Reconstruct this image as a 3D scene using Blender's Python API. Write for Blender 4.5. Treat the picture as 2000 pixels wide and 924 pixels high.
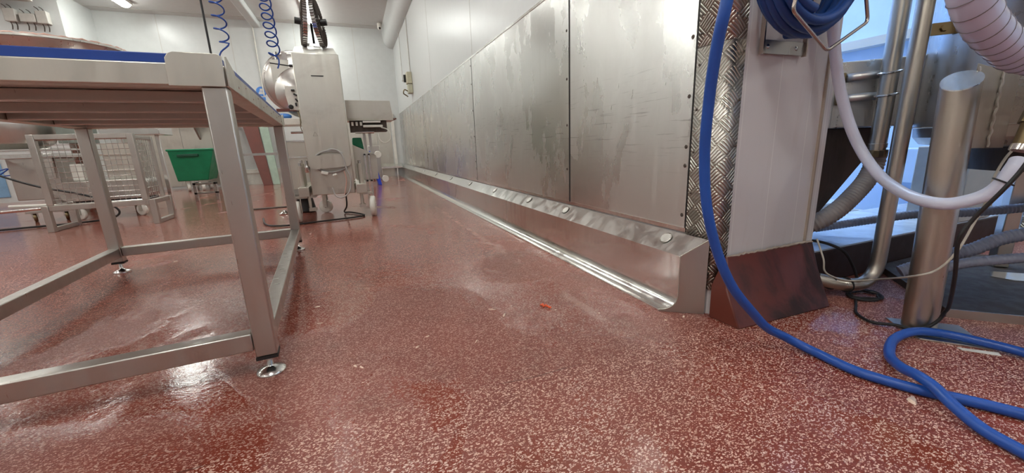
import bpy, bmesh, math, random
from mathutils import Vector, Matrix
random.seed(7)
S = bpy.context.scene
for o in list(bpy.data.objects): bpy.data.objects.remove(o)
COL = S.collection
PI = math.pi

# ------------------------------------------------------------------ camera
yaw, pitch, roll = math.radians(21.22), math.radians(13.15), math.radians(-2.14)
fw = Vector((math.sin(yaw)*math.cos(pitch), math.cos(yaw)*math.cos(pitch), -math.sin(pitch)))
rt0 = Vector((math.cos(yaw), -math.sin(yaw), 0)); up0 = rt0.cross(fw)
rt = math.cos(roll)*rt0 + math.sin(roll)*up0
up = -math.sin(roll)*rt0 + math.cos(roll)*up0
cd = bpy.data.cameras.new('camera'); cam = bpy.data.objects.new('camera', cd); COL.objects.link(cam)
M = Matrix((rt, up, -fw)).transposed().to_4x4(); M.translation = Vector((0, 0, .65))
cam.matrix_world = M
cd.sensor_width = 36; cd.lens = 763.5/2000*36; cd.clip_start = .02; cd.clip_end = 200
S.camera = cam

# ------------------------------------------------------------------ exposure, world
S.view_settings.view_transform = 'Standard'; S.view_settings.look = 'None'
S.view_settings.gamma = 1; S.view_settings.use_curve_mapping = False
S.view_settings.exposure = 0.45
TUBE = 33.0        # strength of the ceiling tubes in the main hall
COOL = 21.0         # strength of the cool lamps in the side room
BACK = 34.0         # tubes of the hall behind the camera, and the added fill tubes
w = bpy.data.worlds.new('world'); S.world = w; w.use_nodes = True
w.node_tree.nodes['Background'].inputs[0].default_value = (.75, .82, .9, 1)
w.node_tree.nodes['Background'].inputs[1].default_value = .35

# ------------------------------------------------------------------ node helpers
class NT:
    def __init__(s, name):
        s.m = bpy.data.materials.new(name); s.m.use_nodes = True
        s.t = s.m.node_tree; s.b = s.t.nodes['Principled BSDF']; s.out = s.t.nodes['Material Output']
    def n(s, typ, **k):
        x = s.t.nodes.new(typ)
        for a, v in k.items(): setattr(x, a, v)
        return x
    def put(s, sock, v):
        if v is None: return
        if hasattr(v, 'is_output'): s.t.links.new(v, sock)
        else:
            try: sock.default_value = v
            except Exception: sock.default_value = (v[0], v[1], v[2], 1)
    def math(s, op, a, b=None, c=None, clamp=False):
        x = s.n('ShaderNodeMath', operation=op, use_clamp=clamp); s.put(x.inputs[0], a)
        if b is not None: s.put(x.inputs[1], b)
        if c is not None: s.put(x.inputs[2], c)
        return x.outputs[0]
    def co(s, kind='Object'): return s.n('ShaderNodeTexCoord').outputs[kind]
    def mp(s, v, sc=(1, 1, 1), rot=(0, 0, 0), loc=(0, 0, 0)):
        x = s.n('ShaderNodeMapping'); s.put(x.inputs[0], v); x.inputs[1].default_value = loc
        x.inputs[2].default_value = rot; x.inputs[3].default_value = sc; return x.outputs[0]
    def noise(s, v, sc=5, det=3, rough=.5, dist=0):
        x = s.n('ShaderNodeTexNoise'); s.put(x.inputs['Vector'], v); x.inputs['Scale'].default_value = sc
        x.inputs['Detail'].default_value = det; x.inputs['Roughness'].default_value = rough; x.inputs['Distortion'].default_value = dist
        return x.outputs[0]
    def ramp(s, f, a, b, lo=0.0, hi=1.0):
        x = s.n('ShaderNodeMapRange'); x.interpolation_type = 'SMOOTHSTEP'; s.put(x.inputs[0], f)
        for i, v in enumerate((a, b, lo, hi)): x.inputs[i+1].default_value = v
        return x.outputs[0]
    def mix(s, f, a, b):
        x = s.n('ShaderNodeMix', data_type='RGBA'); s.put(x.inputs[0], f)
        s.put(x.inputs[6], a if hasattr(a, 'is_output') else (*a, 1)); s.put(x.inputs[7], b if hasattr(b, 'is_output') else (*b, 1))
        return x.outputs[2]
    def bump(s, h, st=.3, d=.01, nrm=None):
        x = s.n('ShaderNodeBump'); x.inputs['Strength'].default_value = st; x.inputs['Distance'].default_value = d
        s.put(x.inputs['Height'], h)
        if nrm is not None: s.put(x.inputs['Normal'], nrm)
        return x.outputs[0]
    def set(s, **k):
        for a, v in k.items():
            nm = dict(base='Base Color', rough='Roughness', metal='Metallic', normal='Normal', trans='Transmission Weight',
                      emit='Emission Color', es='Emission Strength', coat='Coat Weight', coatr='Coat Roughness', spec='Specular IOR Level', alpha='Alpha', ior='IOR', sss='Subsurface Weight')[a]
            sk = s.b.inputs[nm]
            if isinstance(v, tuple): v = (*v, 1)
            s.put(sk, v)
        return s.m
def plain(name, col, rough=.5, metal=0, var=1, **k):
    """a surface of one colour with slight procedural wear in gloss and tone"""
    n = NT(name); c = n.co()
    a = n.noise(c, 9, 4, .6)
    f = n.ramp(a, .3, .7)
    n.set(base=n.mix(f, tuple(x*(1-.1*var) for x in col), tuple(min(1, x*(1+.06*var)) for x in col)), rough=n.ramp(a, .3, .7, max(.03, rough-.06*var), min(1, rough+.08*var)), metal=metal, **k)
    return n.m
def steel(name, col=(.56, .545, .52), r0=.24, r1=.42, streak=(30, 30, 2), grime=.25, gcol=(.30, .26, .22), bump=.04, mottled=3.0):
    n = NT(name); c = n.co()
    st = n.noise(n.mp(c, streak), 6, 4, .6)
    big = n.noise(c, mottled, 5, .62, .4)
    drip = n.noise(n.mp(c, (7, 7, .9)), 3, 4, .6, .3)
    g = n.math('MULTIPLY', n.ramp(big, .50, .72), grime)
    base = n.mix(g, col, gcol)
    r = n.math('ADD', n.ramp(drip, .38, .62, r0, r1), n.math('MULTIPLY', n.math('SUBTRACT', st, .5), .16))
    n.set(base=base, metal=1.0, rough=r, normal=n.bump(st, bump, .002))
    return n.m

# ---- floor: red resin with cream flecks, wet in places
n = NT('red_resin_floor'); c = n.mp(n.co(), loc=(-1, 1.7, 0))
dis = n.n('ShaderNodeTexNoise'); n.put(dis.inputs['Vector'], c); dis.inputs['Scale'].default_value = 200; dis.inputs['Detail'].default_value = 2
vm = n.n('ShaderNodeVectorMath', operation='MULTIPLY_ADD'); n.put(vm.inputs[0], dis.outputs[1]); vm.inputs[1].default_value = (.008, .008, 0); n.put(vm.inputs[2], c)
def flecks(sc, rot, th, keep):
    v = n.n('ShaderNodeTexVoronoi'); v.inputs['Scale'].default_value = sc
    n.put(v.inputs['Vector'], n.mp(vm.outputs[0], (1, 1.9, 1), (0, 0, rot)))
    sep = n.n('ShaderNodeSeparateColor'); n.put(sep.inputs[0], v.outputs['Color'])
    a = n.math('LESS_THAN', v.outputs['Distance'], n.math('MULTIPLY', sep.outputs[1], th))
    return n.math('MULTIPLY', a, n.math('GREATER_THAN', sep.outputs[0], 1-keep)), sep.outputs[2]
f1, t1 = flecks(165, .5, .60, .70); f2, t2 = flecks(190, 2.1, .58, .66)
fl = n.math('MAXIMUM', f1, f2)
macro = n.noise(c, 1.3, 5, .6, .5)
dirt = n.noise(c, 5, 6, .65)
red = n.mix(n.ramp(macro, .35, .65), (.19, .034, .020), (.25, .052, .032))
red = n.mix(n.math('MULTIPLY', n.ramp(dirt, .5, .75), .35), red, (.10, .045, .03))
flc = n.mix(t1, (.55, .28, .21), (.93, .68, .57))
jy = n.n('ShaderNodeSeparateXYZ'); n.put(jy.inputs[0], c)
jl = n.math('ADD', jy.outputs[1], n.math('MULTIPLY', n.noise(c, 3, 4, .6), .05))
new = n.ramp(jl, .925, .975)
joint = n.math('MULTIPLY', n.ramp(n.math('ABSOLUTE', n.math('SUBTRACT', jl, .945)), .004, .001), n.ramp(n.noise(c, 2.3, 2), .45, .6))
base = n.mix(n.math('MULTIPLY', fl, n.math('SUBTRACT', .98, n.math('MULTIPLY', new, .40))), red, flc)
base = n.mix(n.math('MULTIPLY', joint, .6), base, (.05, .02, .015))
lime = n.math('MULTIPLY', n.ramp(n.math('ABSOLUTE', n.math('SUBTRACT', n.math('ADD', jy.outputs[0], n.math('MULTIPLY', n.noise(c, 4, 3), .04)), .815)), .03, .004), n.math('MULTIPLY', new, n.ramp(n.noise(c, 6, 5, .7), .42, .62)))
base = n.mix(n.math('MULTIPLY', lime, .45), base, (.55, .36, .30))
# water film: smooth puddles over the rougher resin
sx = n.n('ShaderNodeSeparateXYZ'); n.put(sx.inputs[0], c)
far = n.ramp(sx.outputs[1], .9, 2.6)                 # the hall floor beyond the trolley lane has been hosed down
left = n.ramp(sx.outputs[0], .9, -.5)
wn = n.noise(n.mp(c, (1, .7, 1), loc=(3.1, 1.7, 0)), 2.1, 5, .6, .7)
wet = n.ramp(n.math('ADD', wn, n.math('ADD', n.math('MULTIPLY', far, .17), n.math('MULTIPLY', left, .03))), .50, .62)
grain = n.noise(c, 190, 3, .6); rip = n.noise(c, 26, 4, .6, .5)
rr = n.math('ADD', n.math('MULTIPLY', wet, -.27), .34)
b1 = n.bump(n.math('ADD', grain, n.math('MULTIPLY', fl, .4)), .5, .0016)
dryn = n.n('ShaderNodeBump'); n.put(dryn.inputs['Height'], n.math('MULTIPLY', n.math('ADD', grain, n.math('MULTIPLY', fl, .35)), n.math('SUBTRACT', 1.12, wet)))
dryn.inputs['Strength'].default_value = .75; dryn.inputs['Distance'].default_value = .0022
b2 = n.bump(rip, .22, .004, dryn.outputs[0])
n.set(base=base, rough=rr, normal=b2, spec=.5)
M_FLOOR = n.m

M_WALL = plain('white_wall_panel', (.60, .62, .61), .30, var=.25)
M_CEIL = plain('white_ceiling', (.62, .615, .60), .7, var=.25)
M_COOLWALL = plain('side_room_wall', (.52, .70, .98), .45, var=.3)
M_COOLFLOOR = plain('side_room_floor', (.52, .62, .74), .18)
# pillar panel: off-white with faint vertical joints
n = NT('pillar_panel'); c = n.co(); sx = n.n('ShaderNodeSeparateXYZ'); n.put(sx.inputs[0], c)
fr = n.math('FRACT', n.math('MULTIPLY', sx.outputs[0], 1/.168)); ln = n.math('LESS_THAN', fr, .018)
gr = n.noise(n.mp(c, (6, 6, 1.2)), 3, 5, .6, .3)
n.set(base=n.mix(ln, n.mix(n.math('MULTIPLY', n.ramp(gr, .5, .75), .3), (.62, .585, .585), (.48, .42, .39)), (.74, .72, .70)), rough=.33, normal=n.bump(ln, .3, .002))
M_PILLAR = n.m
n = NT('painted_red_plinth'); c = n.co(); sm = n.noise(n.mp(c, (1, 1, .35), (0, .5, 0)), 5, 5, .62, .4)
n.set(base=n.mix(n.ramp(sm, .42, .60), (.12, .026, .016), (.030, .010, .008)), rough=n.ramp(sm, .4, .6, .30, .48)); M_SKIRT = n.m
M_KERB = plain('dark_kerb', (.028, .010, .008), .6)  # near-black red-brown, darker than the plinth
M_GROUT = plain('dirty_sealant', (.40, .33, .27), .7)
# big wall sheets: brushed steel, soap smears and drips
n = NT('wall_sheet_steel'); c = n.co()
st = n.noise(n.mp(c, (1, 60, 2.2)), 5, 4, .6)
mott = n.noise(n.mp(c, (1, 1.6, .9), loc=(0, 1.3, .4)), 1.5, 7, .62, .25)
drip = n.noise(n.mp(c, (1, 16, .7), loc=(0, 2, 5)), 1.6, 5, .6, .15)
sz = n.n('ShaderNodeSeparateXYZ'); n.put(sz.inputs[0], c)
scr = n.noise(n.mp(c, (1, 1.2, 34), loc=(0, 0, 1)), 3.2, 4, .6, .2)
scl = n.math('MULTIPLY', n.ramp(scr, .60, .68), n.ramp(n.math('ABSOLUTE', n.math('SUBTRACT', sz.outputs[2], .45)), .30, .05))
base = n.mix(n.math('MULTIPLY', n.ramp(mott, .48, .62), .35), (.74, .735, .71), (.62, .605, .58))
base = n.mix(n.math('MULTIPLY', n.ramp(drip, .55, .70), .16), base, (.66, .65, .62))
base = n.mix(n.math('MULTIPLY', scl, .5), base, (.30, .29, .27))
rr = n.math('ADD', n.ramp(mott, .43, .58, .22, .34), n.math('MULTIPLY', n.ramp(drip, .5, .66), .04))
n.set(base=base, metal=1.0, rough=rr, normal=n.bump(st, .05, .002))
n.b.inputs['Anisotropic'].default_value = .55
tg = n.n('ShaderNodeCombineXYZ'); tg.inputs[2].default_value = 1; n.t.links.new(tg.outputs[0], n.b.inputs['Tangent'])
M_SHEET = n.m
M_STEEL = steel('stainless_frame', (.52, .50, .465), .30, .44)
M_FACE = steel('stainless_housing', (.60, .58, .52), .34, .48, grime=.28)
M_BRIGHT = steel('polished_steel', (.80, .79, .76), .12, .22, (2, 30, 2), .12, bump=.01)
M_PIPE = steel('weathered_pipe', (.50, .455, .39), .30, .40, (9, 9, 2), .35, (.30, .25, .19), bump=.006)
M_TANK = steel('tank_steel', (.58, .56, .53), .28, .40, (3, 3, 6), .3, bump=.006)
M_DARKSTEEL = steel('dark_steel', (.12, .10, .088), .55, .7, grime=.4, gcol=(.08, .06, .05))
M_CHROME = plain('bright_chrome', (.62, .61, .59), .16, 1)
M_RACK = plain('tarnished_wire', (.50, .43, .38), .25, 1)
M_WELD = plain('weld_bead', (.52, .49, .44), .5, .9)
M_BLUEBOARD = plain('blue_cutting_board', (.014, .062, .33), .42)
M_BLUEHOSE = plain('blue_rubber_hose', (.012, .075, .36), .36)
M_SHADEBLUE = plain('shaded_blue_hose', (.012, .055, .23), .42)  # the blue hose again, with the coil's shade put into its colour
M_BLUEPL = plain('blue_plastic', (.012, .05, .55), .4)
M_SKYPL = plain('light_blue_film', (.07, .25, .70), .4)
M_GREEN = plain('green_plastic', (.004, .21, .095), .36)
M_BLACK = plain('black_rubber', (.012, .011, .011), .5)
M_BEIGE = plain('beige_cable', (.42, .38, .32), .5)
M_GREYC = plain('grey_cable', (.40, .39, .38), .45)
M_WHITEPL = plain('white_nylon', (.72, .70, .64), .4)
M_REDBRD = plain('red_brown_board', (.15, .04, .028), .45)
M_MEAT = plain('meat_residue', (.62, .36, .29), .5)
n = NT('soiled_steel'); c = n.co(); sp = n.noise(c, 14, 5, .7, .6)
n.set(base=n.mix(n.ramp(sp, .44, .56), (.34, .30, .26), (.30, .10, .065)), rough=.45, metal=n.ramp(sp, .56, .44))
M_SOIL = n.m
M_BRASS = plain('old_brass', (.24, .18, .10), .4, 1)
M_BOXP = plain('pale_enclosure', (.52, .50, .46), .5)
M_ORANGE = plain('orange_scrap', (.85, .12, .03), .45)
M_FAT = plain('pale_scrap', (.80, .62, .50), .45)
M_DUCT = NT('clear_ribbed_duct').set(base=(.64, .69, .90), rough=.25, trans=.12, coat=.5, coatr=.1)
M_CLEAR = NT('braided_clear_hose')
_c = M_CLEAR.co('Object')
M_CLEAR = M_CLEAR.set(base=(.74, .76, .90), rough=.30, trans=.2, normal=M_CLEAR.bump(M_CLEAR.noise(_c, 260, 2), .25, .002))
M_GREYDUCT = plain('grey_ribbed_duct', (.27, .245, .24), .42)
M_BLUEDUCT = plain('bluegrey_ribbed_duct', (.22, .24, .32), .40)
M_DKLINE = plain('dark_spiral', (.16, .14, .16), .5)
M_LAMP = NT('lamp_tube').set(base=(.9, .9, .9), emit=(.97, 1.0, .95), es=TUBE)
M_LAMPB = NT('lamp_tube_behind').set(base=(.9, .9, .9), emit=(.97, 1.0, .95), es=BACK)
M_LAMPC = NT('lamp_cool').set(base=(.9, .9, .9), emit=(.55, .74, 1.0), es=COOL)
# chequer plate: groups of five raised bars, alternate groups turned
n = NT('chequer_plate'); c = n.mp(n.co('UV'), (1/.052, 1/.052, 1), (0, 0, PI/4))
sx = n.n('ShaderNodeSeparateXYZ'); n.put(sx.inputs[0], c)
u, v = sx.outputs[0], sx.outputs[1]
par = n.math('MODULO', n.math('ADD', n.math('ADD', n.math('FLOOR', u), n.math('FLOOR', v)), 200), 2)
fu, fv = n.math('FRACT', u), n.math('FRACT', v)
def sel(a, b): return n.math('ADD', n.math('MULTIPLY', par, a), n.math('MULTIPLY', n.math('SUBTRACT', 1, par), b))
along, across = sel(fu, fv), sel(fv, fu)
bars = n.ramp(n.math('ABSOLUTE', n.math('SINE', n.math('MULTIPLY', across, PI*5))), .35, .95)
ends = n.ramp(n.math('ABSOLUTE', n.math('SUBTRACT', along, .5)), .50, .36)
hgt = n.math('MULTIPLY', bars, ends)
wear = n.noise(n.co('Object'), 9, 5, .6)
n.set(base=n.mix(hgt, n.mix(n.ramp(wear, .4, .7), (.50, .47, .41), (.36, .33, .28)), (.72, .70, .65)), metal=1.0, rough=n.ramp(wear, .3, .7, .26, .42), normal=n.bump(hgt, 1.0, .004))
M_CHEQ = n.m

# ------------------------------------------------------------------ mesh helpers
ORG = {}
def frame_of(d):
    d = d.normalized(); a = Vector((0, 0, 1)) if abs(d.z) < .9 else Vector((1, 0, 0))
    x = d.cross(a).normalized(); return x, d.cross(x).normalized()
class MB:
    def __init__(s, T=None): s.bm = bmesh.new(); s.T = T
    def v(s, p):
        p = Vector(p)
        if s.T: p = s.T(p)
        return s.bm.verts.new(p)
    def f(s, vs):
        try: return s.bm.faces.new(vs)
        except ValueError: return None
    def box(s, a, b, rot=None, piv=None):
        a, b = Vector(a), Vector(b); c = (a+b)/2 if piv is None else Vector(piv)
        P = []
        for z in (a.z, b.z):
            for (x, y) in ((a.x, a.y), (b.x, a.y), (b.x, b.y), (a.x, b.y)):
                p = Vector((x, y, z))
                if rot: p = rot @ (p-c) + c
                P.append(s.v(p))
        for q in ((3, 2, 1, 0), (4, 5, 6, 7), (0, 1, 5, 4), (1, 2, 6, 5), (2, 3, 7, 6), (3, 0, 4, 7)): s.f([P[i] for i in q])
        return s
    def prism(s, poly, off):
        """closed polygon (3-D points) pushed along off"""
        A = [s.v(p) for p in poly]; B = [s.v(Vector(p)+Vector(off)) for p in poly]
        k = len(A); s.f(A[::-1]); s.f(B)
        for i in range(k): s.f([A[i], A[(i+1) % k], B[(i+1) % k], B[i]])
        return s
    def hex8(s, lo, hi):
        A = [s.v(p) for p in lo]; B = [s.v(p) for p in hi]; s.f(A[::-1]); s.f(B)
        for i in range(4): s.f([A[i], A[(i+1) % 4], B[(i+1) % 4], B[i]])
        return s
    def tube(s, pts, r, n=10, closed=False, cap=True):
        pts = [Vector(p) for p in pts]; k = len(pts)
        R = r if callable(r) else (lambda i: r)
        rings = []; x = None
        for i, p in enumerate(pts):
            if closed: d = pts[(i+1) % k]-pts[i-1]
            else: d = pts[min(i+1, k-1)]-pts[max(i-1, 0)]
            d.normalize()
            if x is None: x, y = frame_of(d)
            else:
                x = (x-d*x.dot(d)); x.normalize(); y = d.cross(x)
            rr = R(i)
            rings.append([s.v(p+(x*math.cos(2*PI*j/n)+y*math.sin(2*PI*j/n))*rr) for j in range(n)])
        m = k if closed else k-1
        for i in range(m):
            a, b = rings[i], rings[(i+1) % k]
            for j in range(n): s.f([a[j], a[(j+1) % n], b[(j+1) % n], b[j]])
        if cap and not closed: s.f(rings[0][::-1]); s.f(rings[-1])
        return s
    def cyl(s, p, q, r, n=16, r2=None):
        return s.tube([p, q], (lambda i: r if i == 0 else (r if r2 is None else r2)), n)
    def lathe(s, prof, c, ax=(0, 0, 1), n=32, shut=True):
        """prof = (radius, height) list round axis ax through c"""
        c = Vector(c); ax = Vector(ax).normalized(); x, y = frame_of(ax); rings = []
        for r, h in prof:
            if r < 1e-5: rings.append([s.v(c+ax*h)])
            else: rings.append([s.v(c+ax*h+(x*math.cos(2*PI*j/n)+y*math.sin(2*PI*j/n))*r) for j in range(n)])
        for a, b in zip(rings, rings[1:]):
            for j in range(n):
                if len(a) == 1 and len(b) == 1: continue
                if len(a) == 1: s.f([a[0], b[(j+1) % n], b[j]])
                elif len(b) == 1: s.f([a[j], a[(j+1) % n], b[0]])
                else: s.f([a[j], a[(j+1) % n], b[(j+1) % n], b[j]])
        if shut:
            if len(rings[0]) > 1: s.f(rings[0][::-1])
            if len(rings[-1]) > 1: s.f(rings[-1])
        return s
    def build(s, name, mat, parent=None, bev=0, seg=2, sharp=32, uv=None):
        bm = s.bm; bmesh.ops.recalc_face_normals(bm, faces=bm.faces)
        P = [v.co for v in bm.verts]
        lo = Vector([min(p[i] for p in P) for i in range(3)]); hi = Vector([max(p[i] for p in P) for i in range(3)])
        org = Vector(((lo.x+hi.x)/2, (lo.y+hi.y)/2, lo.z))
        for f in bm.faces: f.smooth = True
        for e in bm.edges:
            if len(e.link_faces) == 2 and e.calc_face_angle(0) > math.radians(sharp): e.smooth = False
        if uv:
            L = bm.loops.layers.uv.new('UVMap')
            for f in bm.faces:
                for l in f.loops: l[L].uv = uv(l.vert.co)
        for v in bm.verts: v.co -= org
        me = bpy.data.meshes.new(name); bm.to_mesh(me); bm.free(); me.materials.append(mat)
        o = bpy.data.objects.new(name, me); COL.objects.link(o)
        if parent is not None: o.parent = parent; o.location = org-ORG[parent.name]
        else: o.location = org
        ORG[o.name] = org
        if bev:
            b = o.modifiers.new('bevel', 'BEVEL'); b.width = bev; b.segments = seg; b.limit_method = 'ANGLE'; b.angle_limit = math.radians(35)
            b.harden_normals = False
        return o
def tag(o, label, cat, group=None):
    o['label'] = label; o['category'] = cat
    if group: o['group'] = group
    return o
def thing(name, label, cat, loc, group=None):
    o = bpy.data.objects.new(name, None); COL.objects.link(o); o.location = loc; ORG[o.name] = Vector(loc)
    o.empty_display_size = .1
    return tag(o, label, cat, group)
def struct(o): o['kind'] = 'structure'; return o
def copy_thing(root, loc, label=None, group=None):
    r = root.copy(); COL.objects.link(r); r.location = loc; ORG[r.name] = Vector(loc)
    if label: r['label'] = label
    if group: r['group'] = group
    def rec(src, dst):
        for ch in [q for q in ALL() if q.parent == src]:
            c = ch.copy(); COL.objects.link(c); c.parent = dst; ORG[c.name] = ORG[ch.name]; rec(ch, c)
    rec(root, r); return r
def ALL(): return list(bpy.data.objects)
def spline(P, k=10, closed=False):
    P = [Vector(p) for p in P]; m = len(P); out = []
    rng = range(m if closed else m-1)
    for i in rng:
        if closed: a, b, c, d = P[i-1], P[i], P[(i+1) % m], P[(i+2) % m]
        else: a, b, c, d = P[max(i-1, 0)], P[i], P[i+1], P[min(i+2, m-1)]
        for j in range(k):
            t = j/k
            out.append(.5*((2*b)+(c-a)*t+(2*a-5*b+4*c-d)*t*t+(3*b-a-3*c+d)*t**3))
    if not closed: out.append(P[-1])
    return out
def resample(P, step):
    out = [P[0]]; acc = 0
    for a, b in zip(P, P[1:]):
        L = (b-a).length; t = step-acc
        while t <= L: out.append(a.lerp(b, t/L)); t += step
        acc = (acc+L) % step
    return out
def hose(name, P, r, mat, parent=None, n=10, k=10, closed=False):
    return MB().tube(spline(P, k, closed), r, n, closed).build(name, mat, parent)
def ribbed(P, r, pitch=.012, amp=.06, n=20):
    q = resample(spline(P, 14), pitch/4)
    return MB().tube(q, lambda i: r*(1+amp*math.cos(2*PI*i/4)), n)

# ================================================================== THE SETTING
W = 1.17            # plane of the clad wall
FAR = 10.4
CH = 3.4
struct(MB().box((-9, -7, -.1), (7, FAR, 0)).build('floor', M_FLOOR))
struct(MB().box((-9, -7, CH), (7, FAR, CH+.1)).build('ceiling', M_CEIL))
struct(MB().box((-9.2, FAR, -.1), (7, FAR+.15, CH+.1)).build('wall_far', M_WALL))
struct(MB().box((-9.2, -7, -.1), (-9, FAR, CH+.1)).build('wall_left', M_WALL))
struct(MB().box((-9.2, -7.2, -.1), (7, -7, CH+.1)).build('wall_back', M_WALL))
struct(MB().prism([(W+.004, 1.020, 0), (W+.024, 1.0, 0), (1.655, 1.0, 0), (1.655, FAR, 0), (W+.004, FAR, 0)], (0, 0, CH)).build('wall_right', M_PILLAR))
struct(MB().box((W+.0005, 1.14, 1.30), (W+.004, FAR, CH)).build('trim_1', M_WALL))
struct(MB().box((-9, 9.4, 0), (-4.25, FAR, CH)).build('wall_alcove', M_WALL))
# side room beyond the pillar
struct(MB().box((3.7, -2.5, 0), (3.85, 6, CH)).build('wall_side_room', M_COOLWALL))
struct(MB().box((3.60, -2.5, 1.26), (3.70, 6, 1.32)).box((3.66, -2.5, 0), (3.70, 6, .05)).build('trim_2', M_WALL))
struct(MB().box((1.655, 1.5, 0), (3.7, 6, .012)).build('floor_side_room', M_COOLFLOOR))
struct(MB().box((1.655, 5.9, 0), (3.85, 6, CH)).build('wall_side_room_end', M_COOLWALL))

# steel sheets on the right wall (bottom .31, top 1.49)
seams = [1.135, 2.03, 3.93, 6.81, 9.67, FAR-.005]
for i, (a, b) in enumerate(zip(seams, seams[1:])):
    struct(MB().box((W-.004, a+.009, .30), (W, b-.009, 1.485)).build('trim_%d' % (3+i), M_SHEET))
struct(MB().box((W-.0015, 1.135, .30), (W, FAR, 1.485)).build('trim_8', M_BLACK))
struct(MB().box((W-.007, 1.135, 1.483), (W, FAR, 1.497)).build('trim_9', M_BRIGHT))
struct(MB().box((W-.0062, 1.137, .295), (W, FAR, .312)).build('trim_10', M_BRIGHT))
# rivets along the seams are part of the sheet trim
mb = MB()
for y in seams[1:4]:
    for z in (.5, .75, 1.0, 1.25, 1.42): mb.lathe([(0, .003), (.006, .002), (.008, 0)], (W-.004, y+.03, z), (-1, 0, 0), 8)
for z in (.36, .55, .62, .8, 1.0): mb.lathe([(0, .003), (.006, .002), (.008, 0)], (W-.004, 1.16, z), (-1, 0, 0), 8)
struct(mb.build('trim_11', M_DARKSTEEL))

# far wall: steel cladding to 1.5 m with a bump rail, white further left
for i, (a, b) in enumerate(((-.35, .30), (.30, .60), (.60, .93))):
    struct(MB().box((a+.004, FAR-.012, 0), (b-.004, FAR, 1.5)).build('trim_%d' % (12+i), M_FACE))
struct(MB().box((.95, FAR-.05, .25), (1.02, FAR, 1.52)).build('trim_15', M_WHITEPL))
struct(MB().prism([(.55, FAR-.012, .20), (.55, FAR-.13, .20), (.55, FAR-.13, .245), (.55, FAR-.012, .32)], (.56, 0, 0)).box((.60, FAR-.12, 0), (.63, FAR-.02, .21)).box((.97, FAR-.12, 0), (1.0, FAR-.02, .21)).build('trim_16', M_BRIGHT))
for i, (a, b) in enumerate(((-4.25, -3.3), (-3.3, -2.35))):
    struct(MB().box((a+.004, FAR-.012, .05), (b-.004, FAR, 1.9)).build('trim_%d' % (17+i), M_FACE))
struct(MB().box((-2.34, FAR-.03, 0), (-1.2, FAR, .25)).box((-2.34, FAR-.05, .25), (-1.2, FAR, .33)).build('baseboard_far', M_WHITEPL))
# ceiling: half-round beam casing at the right wall, small beam, panel joints
prof = [(W, 0, CH), (W-.23, 0, CH)] + [(W-.02-.19*math.cos(t), 0, 3.20-.22*math.sin(t)) for t in [i*PI/2/8 for i in range(9)]] + [(W, 0, 2.98)]
struct(MB().prism([(x, -1.0, z) for x, y, z in prof], (0, FAR+1.0, 0)).build('trim_19', M_WALL, sharp=40))
struct(MB().box((-1.68, -7, 3.27), (-1.52, FAR, CH)).build('trim_20', M_WALL, bev=.02))
mb = MB()
for y in (8.29, 10.15): mb.box((-9, y, CH-.006), (W-.3, y+.012, CH))
struct(mb.build('trim_21', M_BOXP))
# thin joints in the white wall
mb = MB()
for y, z0 in ((4.28*.908, 1.5), (2.2, 1.5), (6.0, 1.5), (8.0, 1.5)): mb.box((W-.001, y, z0), (W+.0006, y+.006, 2.98))
for x in (-3.3, -2.1, -.9, .3): mb.box((x, FAR-.002, 1.5), (x+.008, FAR, CH))
struct(mb.build('trim_22', M_BOXP))
# kerb carrying on from the pillar towards the right
struct(MB().box((1.701, 1.03, 0), (3.66, 1.5, .15)).build('trim_23', M_KERB, bev=.006))
struct(MB().box((1.701, 1.036, .15), (3.66, 1.5, .157)).build('trim_24', M_COOLFLOOR))
# pillar: side strip, dirty sealant, sloping red plinth
struct(MB().box((1.659, .995, .222), (1.70, 1.6, CH)).build('trim_25', M_PILLAR))
struct(MB().box((1.652, .992, .23), (1.660, 1.003, CH)).build('trim_26', M_GROUT))
mb = MB()
lo = [(1.165, .872, 0), (1.635, .858, 0), (1.70, .9945, 0), (1.160, .9945, 0)]
mid = [(1.163, .93, .125), (1.672, .94, .125), (1.70, .9945, .125), (1.160, .9945, .125)]
hi = [(1.215, .985, .228), (1.69, .985, .222), (1.70, .9945, .222), (1.215, .9945, .228)]
A = [[mb.v(p) for p in q] for q in (lo, mid, hi)]
mb.f(A[0][::-1]); mb.f(A[2])
for a, b in zip(A, A[1:]):
    for i in range(4): mb.f([a[i], a[(i+1) % 4], b[(i+1) % 4], b[i]])
struct(mb.build('baseboard_pillar', M_SKIRT, bev=.006, seg=3))
struct(MB().box((1.657, .996, 0), (1.700, 1.5, .2215)).build('baseboard_pillar_return', M_SKIRT))
mb = MB(); P = []
for i in range(41):
    x = 1.215+.475*i/40; P.append((x, .988+random.uniform(-.002, .002), .226+random.uniform(-.003, .003)))
mb.tube(P, lambda i: .0035+.002*random.random(), 6)
P = [(1.150, .99-.005*random.random(), z) for z in [0.01+.22*i/14 for i in range(15)]]
struct(mb.build('trim_27', M_GROUT))

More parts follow.
